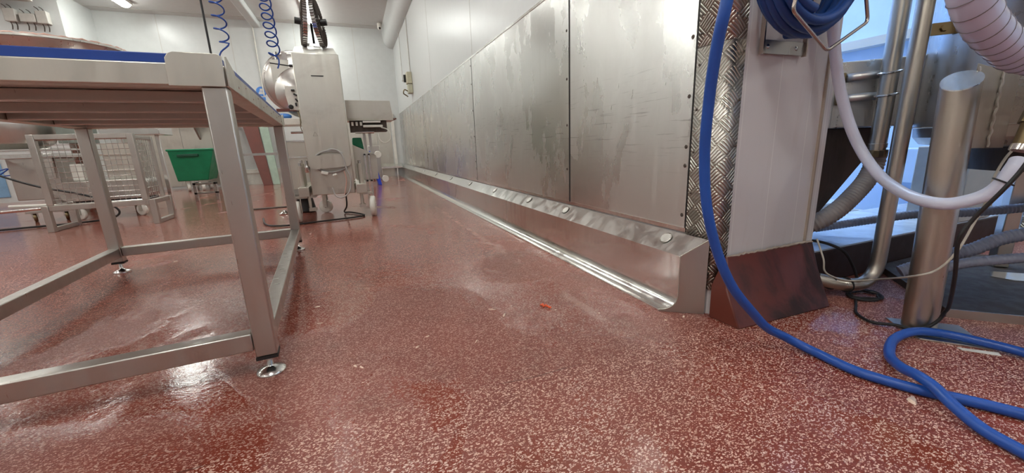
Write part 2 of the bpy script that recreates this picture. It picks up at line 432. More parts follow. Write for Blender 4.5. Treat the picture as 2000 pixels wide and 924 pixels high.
# ------------------------------------------------------------------ ceiling tubes
def tube_light(x, y0, y1, mat, name='ceiling_light', label='', grp=None, wd=.10):
    t = thing(name, label, 'light', (x, (y0+y1)/2, CH), grp)
    MB().box((x-wd, y0-.03, CH-.045), (x+wd, y1+.03, CH-.001)).build('housing', M_WHITEPL, t, bev=.006)
    pr = [(x+wd*.75*math.cos(a), y0, CH-.045-.05*math.sin(a)) for a in [i*PI/8 for i in range(9)]]
    MB().prism(pr, (0, y1-y0, 0)).build('diffuser', mat, t)
    return t
tube_light(-.50, 8.6, 10.05, M_LAMP, label='glowing ceiling tube seen between the twin ribbed wheels')
tube_light(-3.48, 8.35, 9.75, M_LAMP, label='glowing ceiling tube at the top edge above the blue-topped table')
for x in (-.5, -3.5, -6.6):
    for y in (5.5, 2.2, -1.2, -4.6):
        tube_light(x, y, y+1.5, M_LAMP if y > 0 else M_LAMPB, label='unseen ceiling tube added to brighten the tank and pillar', grp='ceiling tubes over the hall')
tube_light(-6.6, 8.4, 9.3, M_LAMP, label='unseen ceiling tube added to brighten the tank and pillar', grp='ceiling tubes over the hall')
for x, y in ((3.0, -3.2), (3.0, -.6), (5.6, -3.2)):  # extra unseen tubes, added to brighten the tank and pillar
    tube_light(x, y, y+1.5, M_LAMPB, label='unseen ceiling tube added to brighten the tank and pillar', grp='ceiling tubes over the hall')
for y in (2.2, 4.2):
    tube_light(2.9, y, y+1.4, M_LAMPC, label='cool white ceiling lamp of the side room, out of the picture', grp='side room lamps', wd=.3)

# ================================================================== WALL RAIL AND CORNER GUARD
t = thing('kick_rail', 'long stainless kick rail with sloping top along the foot of the steel-clad wall', 'kick rail', (1.1, 5, 0))
def rail_prof(y0, k):       # y shifts so the near end is cut at a slant
    pr = [(1.033, 0), (1.033, .006)]
    for i in range(9):
        a = PI/2*i/8; pr.append((1.036+.052*math.sin(a), .008+.058*(1-math.cos(a))))
    pr += [(1.088, .223), (W-.0065, .288), (W-.0065, 0)]
    return [(x, y0(x), z) for x, z in pr]
near = rail_prof(lambda x: 1.117-.745*(x-1.033), 0); farp = rail_prof(lambda x: FAR-.14, 0)
mb = MB(); A = [mb.v(p) for p in near]; B = [mb.v(p) for p in farp]
for i in range(len(A)-1): mb.f([A[i], A[i+1], B[i+1], B[i]])
mb.f(B)
mb.build('rail_body', M_BRIGHT, t, sharp=25)
mb = MB(); d = Vector((.745, 1, 0)).normalized()*-.003
mb.prism([Vector(p)+Vector((0, 0, .0005)) for p in near], d).build('end_cap', M_STEEL, t)['label'] = 'duller welded end cap'
mb = MB(); P = [Vector(p)-Vector((.0015, .002, 0)) for p in near[1:12]]; mb.tube(P, .0022, 6).build('weld_seam', M_WELD, t)
mb = MB(); P = [Vector(near[11])+Vector((0, 0, .001)), Vector(near[12])+Vector((-.004, 0, 0))]; mb.tube(P, .002, 6).build('weld_seam', M_WELD, t)
for y in (1.20, 2.02, 2.55, 3.3, 4.1, 5.0, 6.0, 7.1, 8.3):
    ax = Vector((-.075, 0, .082)).normalized(); cc = Vector((1.132, y, .263))
    MB().lathe([(.022, 0), (.026, .002), (.023, .0045), (.021, .0025), (0, .0018)], cc+ax*.0005, ax, 20).build('plug', M_STEEL, t)
for y in (2.9, 4.6, 6.6, 8.6):   # joints of the rail lengths
    P = [(x-.0005, y, z+.0008) for x, _, z in rail_prof(lambda x: 0, 0)[1:13]]
    MB().tube(P, .0012, 4).build('joint', M_STEEL, t)

# corner guard of chequer plate: wall side y 1.135 -> 1.0, round corner, front to x 1.225
def guard(z0, z1, label):
    pr = [(W-.003, 1.135)]
    R = .022; cx, cy = W-.003+R, .997+R
    for i in range(9):
        a = PI+PI/2*i/8; pr.append((cx+R*math.cos(a), cy+R*math.sin(a)))
    pr.append((1.228, .997))
    L = [0]
    for p, q in zip(pr, pr[1:]): L.append(L[-1]+math.dist(p, q))
    mb = MB(); uvl = mb.bm.loops.layers.uv.new('UVMap')
    A = [mb.bm.verts.new((x, y, z0)) for x, y in pr]; B = [mb.bm.verts.new((x, y, z1)) for x, y in pr]
    for i in range(len(pr)-1):
        f = mb.bm.faces.new([A[i], A[i+1], B[i+1], B[i]])
        for l, (q, z) in zip(f.loops, ((L[i], z0), (L[i+1], z0), (L[i+1], z1), (L[i], z1))): l[uvl].uv = (q, z)
    o = mb.build('corner_guard', M_CHEQ, sharp=40); s = o.modifiers.new('s', 'SOLIDIFY'); s.thickness = .0025; s.offset = 0
    tag(o, label, 'corner guard'); return o
g1 = guard(.10, .955, 'lower chequer-plate corner guard wrapped round the pillar corner')
g2 = guard(.958, 2.4, 'upper chequer-plate corner guard lapping over the lower one')
for g, zs in ((g1, (.3, .45, .6, .75, .9)), (g2, (1.0, 1.06, 1.3))):
    for z in zs:
        MB().lathe([(0, .003), (.003, .0025), (.005, 0)], (W-.005, 1.122, z), (-1, 0, 0), 8).build('rivet', M_DARKSTEEL, g)
        MB().lathe([(0, .003), (.003, .0025), (.005, 0)], (1.218, .9945, z+.02), (0, -1, 0), 8).build('rivet', M_DARKSTEEL, g)

# ================================================================== BLUE-TOPPED TABLE
TH = math.radians(3.9); TX, TY = -.281, 1.257
def TT(p):          # local: u left from the near right corner, v away, z up
    u, v, z = p; return Vector((TX-u*math.cos(TH)-v*math.sin(TH), TY-u*math.sin(TH)+v*math.cos(TH), z))
TL, TW, LG = 1.76, .985, .055
tb = thing('work_table', 'stainless work table with thick blue board top and open frame, nearest the camera', 'table', TT((TW/2, TL/2, 0)))
legs = []
for (u, v) in ((0, 0), (0, TL-LG), (TW-LG, TL-LG), (TW-LG, 0)):
    l = MB(TT).box((u, v, .066), (u+LG, v+LG, .822)).build('leg', M_STEEL, tb, bev=.004)
    MB(TT).box((u-.001, v-.001, .056), (u+LG+.001, v+LG+.001, .066)).build('end_cap', M_BLACK, l)
    c = TT((u+LG/2, v+LG/2, 0))
    MB().lathe([(.040, 0), (.041, .004), (.038, .009), (.022, .016), (.012, .021), (.009, .024), (.008, .058)], c, n=28).build('levelling_foot', M_CHROME, l, sharp=50)
e = .0015
MB(TT).box((LG+e, .004, .088), (TW-LG-e, LG-.004, .142)).build('rail', M_STEEL, tb, bev=.004)
MB(TT).box((LG+e, TL-LG+.004, .098), (TW-LG-e, TL-.004, .152)).build('rail', M_STEEL, tb, bev=.004)
MB(TT).box((.003, LG+e, .095), (LG-.003, TL-LG-e, .149)).build('rail', M_STEEL, tb, bev=.004)
MB(TT).box((TW-LG+.003, LG+e, .095), (TW-.003, TL-LG-e, .149)).build('rail', M_STEEL, tb, bev=.004)
# top frame: four folded rims with a lip underneath
def rimbar(a, b):
    return MB(TT).box(a, b).build('rim', M_FACE, tb, bev=.003)
rimbar((0.008, -.004, .8225), (TW-.008, .050, .874)); rimbar((.008, TL-.05, .8225), (TW-.008, TL+.004, .874))
rimbar((-.004, .008, .8222), (.050, TL-.008, .8738)); rimbar((TW-.05, .008, .8222), (TW+.004, TL-.008, .8738))
for v in (.40, .76, 1.12, 1.44):
    MB(TT).box((.051, v-.02, .824), (TW-.051, v+.02, .858)).build('cross_bar', M_STEEL, tb, bev=.003)
MB(TT).box((.03, .03, .859), (TW-.03, TL-.03, .866)).build('under_sheet', M_STEEL, tb)
MB(TT).box((.006, .006, .8745), (TW-.006, TL-.006, .897)).build('blue_board', M_BLUEBOARD, tb, bev=.002)['label'] = 'blue cutting board top'
# raised corner plates
for (u0, v0, su, sv) in ((0, 0, 1, 1), (0, TL, 1, -1), (TW, 0, -1, 1), (TW, TL, -1, -1)):
    th = .003
    q = [(0, .821), (.116, .821), (.113, .885), (.106, .895), (.096, .899), (.008, .899), (-.002, .893)]
    MB(TT).prism([(u0+su*u, v0-sv*.0045, z) for u, z in q], (0, -sv*th, 0)).build('corner_plate', M_FACE, tb, bev=.001)
    q = [(-.006, .821), (.14, .821), (.11, .876), (.02, .899), (-.006, .893)]
    MB(TT).prism([(u0-su*.0045, v0+sv*v, z) for v, z in q], (-su*th, 0, 0)).build('corner_plate', M_FACE, tb, bev=.001)
# rivets on the long rim
for i in range(11):
    p = TT((-.0045, .16+.14*i, .85+(.010 if i % 2 else -.008)))
    MB().lathe([(0, .0022), (.003, .0018), (.004, 0)], p, (math.cos(TH), math.sin(TH), 0), 6).build('rivet', M_BRIGHT, tb)
# tread marks on the right foot rail: short raised beads
m2 = MB(TT)
for i in range(9):
    v = .45+.075*i; u = .018+.012*math.sin(i*2.1); m2.box((u, v, .1485), (u+.018, v+.004, .1515))
m2.build('tread_beads', M_CHROME, tb)

# ================================================================== STEEL BOWL ON ITS COLUMN (left, behind the guard)
BC = (-3.22, 6.78, 0)
t = thing('mixing_bowl', 'big shallow steel bowl with pink residue round its rim, raised at the left', 'bowl', BC)
MB().lathe([(0, 1.66), (.26, 1.67), (.48, 1.74), (.61, 1.87), (.66, 1.97), (.683, 1.975), (.683, 1.998), (.655, 1.998), (.595, 1.89), (.47, 1.775), (.25, 1.70), (0, 1.69)], BC, n=72, shut=False).build('bowl', M_TANK, t, sharp=50)
P = [(BC[0]+.672*math.cos(a), BC[1]+.672*math.sin(a), 2.000+.004*math.sin(a*31)+.003*math.sin(a*57)) for a in [2*PI*i/160 for i in range(160)]]
MB().tube(P, lambda i: .008+.006*abs(math.sin(i*.9)*math.sin(i*.23)), 6, True).build('residue', M_MEAT, t)['label'] = 'pink residue along the rim'
MB().lathe([(.14, .0005), (.14, .05), (.10, .09), (.088, .3), (.088, 1.50), (.13, 1.63), (.15, 1.685)], BC, n=32).build('column', M_SOIL, t)['label'] = 'reddish-brown stained column'

# ================================================================== CENTRE: WHEELED MACHINE
mc = thing('vacuum_tumbler', 'pale steel wheeled machine with a tall flat column and domed drum, middle of the hall', 'machine', (-.21, 4.5, 0))
col = MB().box((-.405, 4.15, .25), (-.022, 4.42, 1.513)).build('column', M_FACE, mc, bev=.006)
MB().box((-.271, 4.1485, 1.318), (-.168, 4.152, 1.328)).build('slot', M_BLACK, col)
MB().box((-.272, 4.147, .28), (-.268, 4.1495, 1.32)).box((-.170, 4.147, .72), (-.167, 4.1495, 1.32)).build('panel_joint', M_FACE, col)
MB().tube([(-.325, 4.148, .80), (-.285, 4.148, .80), (-.305, 4.148, .835)], .0012, 4, True).build('warning_mark', M_DARKSTEEL, col)
MB().prism([(-.395, 4.16, 1.514), (-.035, 4.16, 1.514), (-.06, 4.34, 1.60), (-.385, 4.34, 1.60)], (0, .004, .004)).box((-.385, 4.344, 1.514), (-.06, 4.36, 1.60)).build('top_cover', M_WHITEPL, mc)['label'] = 'pale sloping cover on the column'
# cable hook plate
q = []
for cx, cz, a0 in ((-.34, .53, PI), (-.075, .545, 1.5*PI), (-.065, .60, 0), (-.345, .585, PI/2)):
    for i in range(5):
        a = a0+PI/2*i/4; q.append((cx+.045*math.cos(a), 4.10, cz+.035*math.sin(a)))
MB().prism(q, (0, .004, 0)).build('cable_hook_plate', M_FACE, mc)
MB().box((-.29, 4.104, .598), (-.12, 4.1495, .624)).build('cable_hook_plate_arm', M_FACE, mc)
# chassis
MB().box((-.515, 4.12, .245), (-.425, 4.95, .335)).build('chassis_beam', M_FACE, mc, bev=.004)
MB().box((-.012, 4.12, .245), (.085, 4.95, .335)).build('chassis_beam', M_FACE, mc, bev=.004)
MB().box((-.424, 4.50, .25), (-.013, 4.58, .32)).build('chassis_beam', M_FACE, mc, bev=.004)
MB().box((-.424, 4.86, .25), (-.013, 4.94, .32)).build('chassis_beam', M_FACE, mc, bev=.004)
for x, y, z1 in ((-.478, 4.20, .53), (-.478, 4.34, .55), (.045, 4.20, .53)):
    MB().cyl((x, y, .335), (x, y, z1), .024, 16).build('lift_cylinder', M_FACE, mc)
    MB().cyl((x, y, z1), (x, y, z1+.03), .014, 12).build('cylinder_head', M_CHROME, mc)
def castor(root, x, y, r, wdt, top, side=1, mat=M_WHITEPL, yaw=0.0, frk=M_FACE):
    ax = Vector((math.cos(yaw), math.sin(yaw), 0)); c = Vector((x, y, r))
    wh = MB().lathe([(r*.25, -wdt*.5), (r*.9, -wdt*.5), (r, -wdt*.32), (r, wdt*.32), (r*.9, wdt*.5), (r*.25, wdt*.5)], c, ax, 28).build('castor_wheel', mat, root, sharp=50)
    MB().lathe([(0, -wdt*.58), (r*.22, -wdt*.58), (r*.22, wdt*.58), (0, wdt*.58)], c, ax, 14).build('hub', M_CHROME, wh)
    f = MB()
    R3 = Matrix.Rotation(yaw, 3, 'Z')
    for sg in ((-1, 1) if side == 0 else (side,)):
        o = c+ax*sg*(wdt*.5+.008)
        f.box(o+Vector((-.003, -.02, -.01)), o+Vector((.003, .02, top-r)), R3, o)
    o = Vector((x, y, top)); wv = wdt*.5+.012
    if side == 0: f.box(o+Vector((-wv, -.025, -.006)), o+Vector((wv, .025, 0)), R3, o)
    else: f.box(o+Vector((-wv if side < 0 else -.01, -.025, -.006)), o+Vector((.01 if side < 0 else wv, .025, 0)), R3, o)
    f.build('castor_fork', frk, root)
castor(mc, -.553, 4.20, .102, .05, .24, 1); castor(mc, .128, 4.20, .102, .05, .24, -1, yaw=-.12)
castor(mc, -.345, 4.74, .07, .035, .25, 0, yaw=1.3)
for x0, x1, y in ((-.535, -.46, 4.2), (.04, .12, 4.2)): MB().box((x0, y-.02, .225), (x1, y+.02, .246)).build('castor_bracket', M_FACE, mc)
MB().cyl((-.44, 4.2, .13), (-.44, 4.2, .245), .014, 12).box((-.455, 4.185, .10), (-.385, 4.215, .13)).build('brake_lever', M_FACE, mc)
MB().cyl((.03, 4.2, .12), (.03, 4.2, .245), .016, 12).box((.0, 4.18, .10), (.06, 4.22, .13)).build('brake_lever', M_FACE, mc)
# drum: big dished lid and the cone in front of it
ax = Vector((.10, -1, -.06)).normalized()
dr = MB().lathe([(.312, -.10), (.316, 0), (.308, .008), (.296, .010), (.285, .03), (.27, .05), (.16, .10), (0, .12)], (-.455, 4.86, 1.36), ax, 56).build('drum', M_TANK, mc, sharp=45)
MB().lathe([(.236, -.08), (.245, 0), (.236, .012), (.215, .02), (.12, .10), (.05, .13), (0, .132)], (-.40, 4.66, 1.24), ax, 48).build('drum_cone', M_TANK, mc, sharp=40)
MB().prism([(-.655, 4.70, 1.555), (-.50, 4.70, 1.555), (-.50, 4.70, 1.30), (-.60, 4.70, 1.12), (-.655, 4.70, 1.35)], (0, .006, 0)).build('side_plate', M_FACE, mc)
MB().box((-.545, 4.715, 1.56), (-.50, 4.76, 1.63)).cyl((-.60, 4.73, 1.54), (-.60, 4.73, 1.63), .018, 14).build('valve_stub', M_CHROME, mc)
MB().prism([(-.535, 4.49, 1.28), (-.44, 4.49, 1.28), (-.42, 4.49, 1.06), (-.52, 4.49, 1.06), (-.54, 4.49, 1.20)], (0, .008, 0)).build('control_plate', M_WHITEPL, mc)
MB().lathe([(.010, .003), (.020, .003), (.022, .012), (.010, .014)], (-.505, 4.49, 1.088), (0, -1, 0), 18).build('knob', M_BLACK, mc)
for i, (x, z) in enumerate([(-.47, 1.24), (-.455, 1.20), (-.45, 1.15), (-.46, 1.11)]): MB().box((x-.014, 4.47, z-.006), (x+.016, 4.49, z+.008), Matrix.Rotation(.5*i, 3, 'Y')).build('switch', M_BLACK, mc)
mb = MB()
P = spline([(-.44, 4.48, 1.06), (-.425, 4.46, 1.0), (-.43, 4.46, .93), (-.415, 4.46, .86)], 8); mb.tube(P, .006, 6)
P = spline([(-.455, 4.5, 1.05), (-.44, 4.48, .96), (-.45, 4.48, .90), (-.43, 4.47, .82)], 8); mb.tube(P, .004, 6)
mb.build('wire', M_BRASS, mc)
mb = MB().cyl((-.62, 4.45, 1.475), (-.46, 4.43, 1.452), .006, 8).cyl((-.46, 4.43, 1.452), (-.405, 4.42, 1.452), .013, 10).build('hose_plug', M_BLACK, mc)
MB().box((-.655, 4.62, 1.06), (-.40, 4.70, 1.085)).build('shelf', M_REDBRD, mc)['label'] = 'brownish shelf edge'
MB().box((-.66, 4.49, .92), (-.45, 4.78, .985)).build('latch_box', M_WHITEPL, mc, bev=.006)
MB().cyl((-.52, 4.3, .84), (-.405, 4.3, .84), .011, 10).build('handle', M_CHROME, mc)
# cabinet under the drum
MB().box((-.70, 4.80, .27), (-.43, 5.15, .78)).build('cabinet', M_FACE, mc, bev=.005)
MB().box((-.705, 4.79, .60), (-.425, 4.80, .615)).box((-.705, 4.79, .765), (-.425, 4.80, .78)).build('cabinet_trim', M_BRIGHT, mc)
MB().box((-.66, 4.95, 0), (-.62, 5.0, .27)).box((-.70, 4.75, .17), (-.43, 5.1, .20)).build('cabinet_foot', M_STEEL, mc)
MB().lathe([(.09, 0), (.10, .02), (.08, .15), (0, .17)], (-.56, 4.92, .001), n=20).build('motor', M_BLACK, mc)
MB().prism([(0.0, 4.75, .33), (.24, 4.75, .33), (.24, 4.75, .60), (0.0, 4.75, .72)], (0, .35, 0)).build('side_cabinet', M_FACE, mc, bev=.004)
# discharge hopper on the right of the column
MB().prism([(-.02, 4.85, 1.00), (.475, 4.85, .985), (.455, 4.85, 1.19), (-.02, 4.85, 1.195)], (0, .004, 0)).box((-.02, 5.20, .99), (.46, 5.205, 1.19)).box((-.02, 4.854, .99), (-.015, 5.2, 1.19)).prism([(.470, 4.854, .985), (.475, 4.854, .985), (.455, 4.854, 1.19), (.450, 4.854, 1.19)], (0, .346, 0)).box((-.02, 4.85, .98), (.475, 5.2, .986)).build('discharge_tray', M_FACE, mc)
MB().prism([(.470, 4.88, .985), (.515, 4.90, 1.005), (.515, 5.15, 1.015), (.470, 5.18, 1.03)], (0, 0, -.012)).build('tray_lip', M_REDBRD, mc)
MB().box((.0, 4.90, .86), (.40, 5.1, .975)).build('drive_housing', M_DARKSTEEL, mc)
MB().box((.14, 4.84, .905), (.35, 4.90, .93)).box((.14, 4.84, .955), (.33, 4.90, .975)).build('drive_cover', M_WHITEPL, mc, bev=.003)
for x in (.02, .065, .11): MB().box((x, 4.86, .925), (x+.022, 4.90, .965)).build('bracket_tooth', M_WHITEPL, mc)
MB().tube(spline([(.33, 4.84, .90), (.40, 4.80, .87), (.42, 4.80, .78), (.36, 4.80, .73), (.30, 4.80, .76), (.29, 4.82, .83)], 8), .006, 8).build('wire_loop', M_WHITEPL, mc)
for x in (.13, .19): MB().box((x, 4.98, .60), (x+.03, 5.01, .87)).build('tray_support', M_STEEL, mc)
for x in (.105, .150): MB().box((x, 4.72, .15), (x+.020, 4.745, .62)).build('tray_support', M_CHROME, mc)
MB().box((.10, 4.72, .60), (.22, 5.01, .615)).build('tray_support', M_STEEL, mc)
MB().tube([(.05, 4.88, .85), (.25, 4.88, .85)], .012, 8).build('handle', M_CHROME, mc)
MB().box((.0, 4.72, .31), (.18, 4.76, .33)).build('tray_support', M_STEEL, mc)
tag(MB().prism([(.012, 5.05, .80), (.11, 5.05, .80), (.118, 5.05, .74), (.125, 5.05, .662), (.004, 5.05, .7225), (.006, 5.05, .76)], (0, .04, 0)).build('plastic_bag', M_GREEN, bev=.008), 'green-topped bag tucked under the machine tray', 'bag')
tag(MB().lathe([(.0, 0), (.055, .003), (.066, .018), (.060, .034), (.035, .046), (0, .050)], (-.585, 4.56, .9855), n=20).build('plastic_film', M_SKYPL), 'crumpled blue film under the drum beside the machine column', 'film')

# ribbed twin wheels on the column
rw = mc
MB().cyl((-.215, 4.30, 1.60), (-.218, 4.30, 1.80), .010, 10).build('stem', M_BLACK, rw)
MB().box((-.30, 4.29, 1.603), (-.16, 4.31, 1.625)).box((-.225, 4.28, 1.60), (-.165, 4.32, 1.612)).build('base_clamp', M_CHROME, rw)
for sg in (-1, 1):
    ax = Vector((sg, -.15, .10)).normalized(); c = Vector((-.218+sg*.058, 4.30, 1.805))
    wl = MB().lathe([(0, -.010), (.17, -.006), (.196, -.018), (.203, -.016), (.203, .016), (.196, .018), (.17, .006), (.06, .022), (0, .024)], c, ax, 48).build('ribbed_wheel', M_CHROME, mc)
    x, y = frame_of(ax); m2 = MB()
    for i in range(52):
        a = 2*PI*i/52; r0 = x*math.cos(a)+y*math.sin(a); r1 = x*math.cos(a+.30)+y*math.sin(a+.30)
        m2.cyl(c+r0*.075+ax*.024, c+r1*.198+ax*.020, .0042, 5); m2.cyl(c+r0*.204-ax*.018, c+r0*.204+ax*.018, .0035, 5)
    m2.build('rim_ribs', M_DARKSTEEL, wl)
    MB().cyl(c+ax*.022, c+ax*.075, .028, 16).build('hub_cap', M_BLACK, wl)

# coiled grey mains lead hung over the hook plate
q = []
for i in range(150):
    a = 2*PI*i/36+.6; k = i/150
    q.append((-.20+(.150+.007*math.sin(3.1*k*PI))*math.cos(a), 4.127+.010*math.sin(5*k*PI), .560+(.100+.005*math.sin(7*k))*math.sin(a)))
q += [(-.21, 4.122, .672), (-.16, 4.100, .672), (-.11, 4.084, .640), (-.085, 4.084, .56), (-.075, 4.084, .48), (-.05, 4.084, .40), (-.07, 4.084, .28), (-.14, 4.084, .22), (-.20, 4.09, .24), (-.22, 4.10, .32)]
cc = tag(MB().tube(spline(q, 3), .0065, 8).build('coiled_cable', M_GREYC), 'grey cable coiled over the rounded hook plate of the machine column', 'cable')
MB().tube(spline([(-.10, 4.10, .47), (-.09, 4.10, .38), (-.12, 4.10, .25)], 8), .005, 6).build('orange_core', M_MEAT, cc)
MB().box((-.30, 4.100, .445), (-.24, 4.128, .472), Matrix.Rotation(.3, 3, 'Y')).build('plug', M_WHITEPL, cc, bev=.005)
MB().lathe([(.010, 0), (.014, .02), (.008, .035)], (-.20, 4.10, .43), (1, 0, .4), 12).build('plug', M_WHITEPL, cc)
tag(MB().lathe([(.018, 0), (.022, .01), (.022, .05), (.012, .065), (.012, .11), (0, .115)], (-.414, 4.126, .47), n=16).build('air_filter', M_CHROME), 'small metal air filter bowl at the left edge of the machine column', 'filter')
# black lead lying on the floor
tag(hose('power_cable', [(-.12, 4.45, .25), (-.125, 4.42, .10), (-.16, 4.55, .016), (-.10, 4.50, .013), (.0, 4.33, .0105), (.03, 4.20, .0105), (-.06, 4.14, .0105), (-.25, 4.10, .0105), (-.45, 4.06, .0105), (-.62, 4.02, .0105), (-.78, 4.10, .0105), (-.86, 4.28, .0105), (-.93, 4.6, .0105)], .008, M_BLACK), 'black power lead looping over the wet floor below the machine', 'cable')
# things seen under the table between its legs
tag(MB().box((-1.18, 4.95, .64), (-.725, 4.975, .665)).box((-1.16, 4.95, .0005), (-1.14, 4.975, .64)).box((-.750, 4.95, .0005), (-.730, 4.975, .64)).build('rail_stand', M_CHROME), 'thin bright horizontal bar on posts behind the near table leg', 'stand')
tag(MB().box((-1.25, 5.5, 0.0), (-.63, 5.56, .012)).build('drain_channel', M_DARKSTEEL), 'dark drain slot strip across the floor behind the near table leg', 'drain')
tag(MB().lathe([(.05, 0), (.055, .008), (.03, .025), (.02, .04), (0, .045)], (-.78, 4.9, .0), n=20).build('trap_cover', M_CHROME), 'small shiny round trap cover on the floor beside the machine', 'cover')

# ================================================================== LEANING BOARD, BLUE DOLLY, FAR STUFF
tag(MB().hex8([(-1.88, 9.9, 0), (-1.71, 9.9, 0), (-1.71, 9.95, 0), (-1.88, 9.95, 0)], [(-2.22, 10.30, 1.7), (-1.90, 10.30, 1.7), (-1.90, 10.34, 1.7), (-2.22, 10.34, 1.7)]).build('leaning_board', M_REDBRD, bev=.004), 'long reddish-brown board leaning, seen through the table legs', 'board')
tag(MB().hex8([(-1.69, 9.9, .0), (-1.56, 9.9, 0), (-1.56, 9.94, 0), (-1.69, 9.94, 0)], [(-1.88, 10.3, 1.7), (-1.70, 10.3, 1.7), (-1.70, 10.34, 1.7), (-1.88, 10.34, 1.7)]).build('leaning_sheet', plain('pale_green_panel', (.33, .42, .34), .5), bev=.004), 'pale green panel leaning beside the reddish-brown board', 'panel')
db = thing('plate_dolly', 'bright blue dolly stood on its edge with two white castors by the far wall', 'dolly', (.38, 8.0, 0))
MB().hex8([(.387, 7.9, .0008), (.447, 7.9, .0008), (.447, 8.4, .0008), (.387, 8.4, .0008)], [(.285, 7.95, .64), (.335, 7.95, .64), (.335, 8.45, .64), (.285, 8.45, .64)]).build('deck', M_BLUEPL, db, bev=.006)
MB().hex8([(.30, 8.05, .06), (.34, 8.05, .06), (.34, 8.3, .06), (.30, 8.3, .06)], [(.22, 8.1, .6), (.25, 8.1, .6), (.25, 8.3, .6), (.22, 8.3, .6)]).build('deck_back', M_REDBRD, db)
for x, z in ((.43, .57), (.52, .11)):
    wh = MB().lathe([(.02, -.016), (.06, -.016), (.066, -.006), (.066, .006), (.06, .016), (.02, .016)], (x, 7.98, z), (.2, -1, .05), 24).build('castor_wheel', M_WHITEPL, db)
    MB().box((x-.09, 7.995, z-.012), (x-.01, 8.02, z+.012)).build('castor_fork', M_CHROME, db)
tag(MB().box((.30, 9.2, 0), (.55, 9.6, .75)).box((.10, 9.3, .55), (.29, 9.6, .75)).build('steel_cart', M_STEEL, bev=.01), 'grey steel cart half hidden behind the blue dolly', 'cart')

# green wheeled bin
gb = thing('wheeled_bin', 'green plastic tub bin on white wheels near the far wall', 'bin', (-3.05, 9.6, 0))
lo = [(-3.19, 9.4, .20), (-2.70, 9.4, .20), (-2.70, 9.95, .20), (-3.19, 9.95, .20)]
hi = [(-3.22, 9.3, .785), (-2.50, 9.3, .785), (-2.50, 9.98, .785), (-3.22, 9.98, .785)]
mb = MB(); A = [mb.v(p) for p in lo]; B = [mb.v(p) for p in hi]; c = Vector((-2.9, 9.65, 0))
B2 = [mb.v(Vector(p)+(c-Vector((p[0], p[1], 0))).normalized()*.05) for p in hi]; A2 = [mb.v(Vector(p)+(c-Vector((p[0], p[1], 0))).normalized()*.05+Vector((0, 0, .03))) for p in lo]
mb.f(A[::-1]); mb.f(A2)
for i in range(4):
    j = (i+1) % 4; mb.f([A[i], A[j], B[j], B[i]]); mb.f([B[i], B[j], B2[j], B2[i]]); mb.f([B2[i], B2[j], A2[j], A2[i]])
mb.build('tub', M_GREEN, gb, bev=.02, seg=3)
MB().tube([(x, y, .785) for x, y, z in hi], .02, 10, True).build('rim', M_GREEN, gb)
MB().box((-3.08, 9.28, .66), (-2.75, 9.33, .71)).build('handle', plain('dark_green', (.003, .07, .035), .4), gb, bev=.008)
for x, y in ((-3.05, 9.45), (-2.82, 9.45), (-3.05, 9.88), (-2.82, 9.88)): castor(gb, x, y, .075, .05, .198, 0, yaw=.4)

# wall fittings
sw = thing('isolator_switch', 'cream switch box with red-handled wire hook on the white upper wall', 'switch', (W-.03, 7.9, 1.6))
MB().box((W-.09, 7.80, 1.83), (W-.0005, 8.00, 2.03)).build('switch_box', plain('cream_plastic', (.52, .50, .36), .5), sw, bev=.008)
MB().box((W-.08, 7.80, 1.66), (W-.0005, 7.98, 1.82)).build('socket_box', plain('cream_plastic2', (.50, .49, .36), .5), sw, bev=.008)
MB().box((W-.13, 7.95, 1.87), (W-.09, 7.99, 2.0)).build('toggle', M_BLACK, sw)
MB().tube(spline([(W-.09, 7.86, 1.70), (W-.15, 7.84, 1.72), (W-.17, 7.86, 1.66), (W-.12, 7.9, 1.63), (W-.10, 7.84, 1.60)], 8), .010, 8).build('hook', M_BRASS, sw)
tag(MB().cyl((W-.0085, 7.9, 2.031), (W-.0085, 7.9, 2.975), .008, 8).build('conduit', M_BOXP), 'thin conduit running up the white wall from the cream switch box', 'conduit')
tag(MB().cyl((W-.022, 8.95, 2.05), (W-.022, 8.95, 2.975), .006, 8).lathe([(0, 0), (.02, .005), (.02, .03), (0, .04)], (W-.022, 8.95, 2.03), n=10).build('pull_cord', M_BOXP), 'hanging pull cord near the far corner, left of the switch box conduit', 'cord')
cm = thing('security_camera', 'small white dome camera under the ceiling near the far right corner', 'camera', (.87, 9.9, 3.25))
MB().lathe([(.05, 0), (.05, .03), (.03, .05)], (.87, 9.9, 3.349), n=20).build('mount', M_WHITEPL, cm)
MB().lathe([(0, 0), (.03, .01), (.045, .04), (.045, .09), (.03, .10)], (.87, 9.88, 3.25), n=20).build('housing', M_WHITEPL, cm)
MB().lathe([(0, .012), (.02, .010), (.024, 0)], (.87, 9.845, 3.275), (0, -1, -.5), 16).build('lens', M_BLACK, cm)
sg = tag(MB().lathe([(.10, 0), (.10, .003), (0, .003)], (-1.70, FAR-.001, 1.99), (0, -1, 0), 32).build('safety_sign', M_SKYPL), 'round blue safety sign with white figure low on the far white wall', 'sign')
mb = MB(); y = FAR-.0055
mb.box((-1.755, y, 1.935), (-1.645, y+.001, 1.975)).box((-1.74, y, 1.982), (-1.66, y+.001, 2.0)).box((-1.725, y, 2.007), (-1.675, y+.001, 2.045))
mb.build('white_figure', M_WHITEPL, sg)
MB().box((-1.76, FAR-.003, 1.80), (-1.64, FAR-.0005, 1.87)).build('caption_plate', M_SKYPL, sg)
tag(MB().cyl((-1.66, FAR-.02, 1.90), (-1.66, FAR-.02, 3.268), .012, 8).build('wall_conduit', M_WHITEPL), 'white vertical conduit down the far wall beside the tight blue spiral hose', 'conduit')

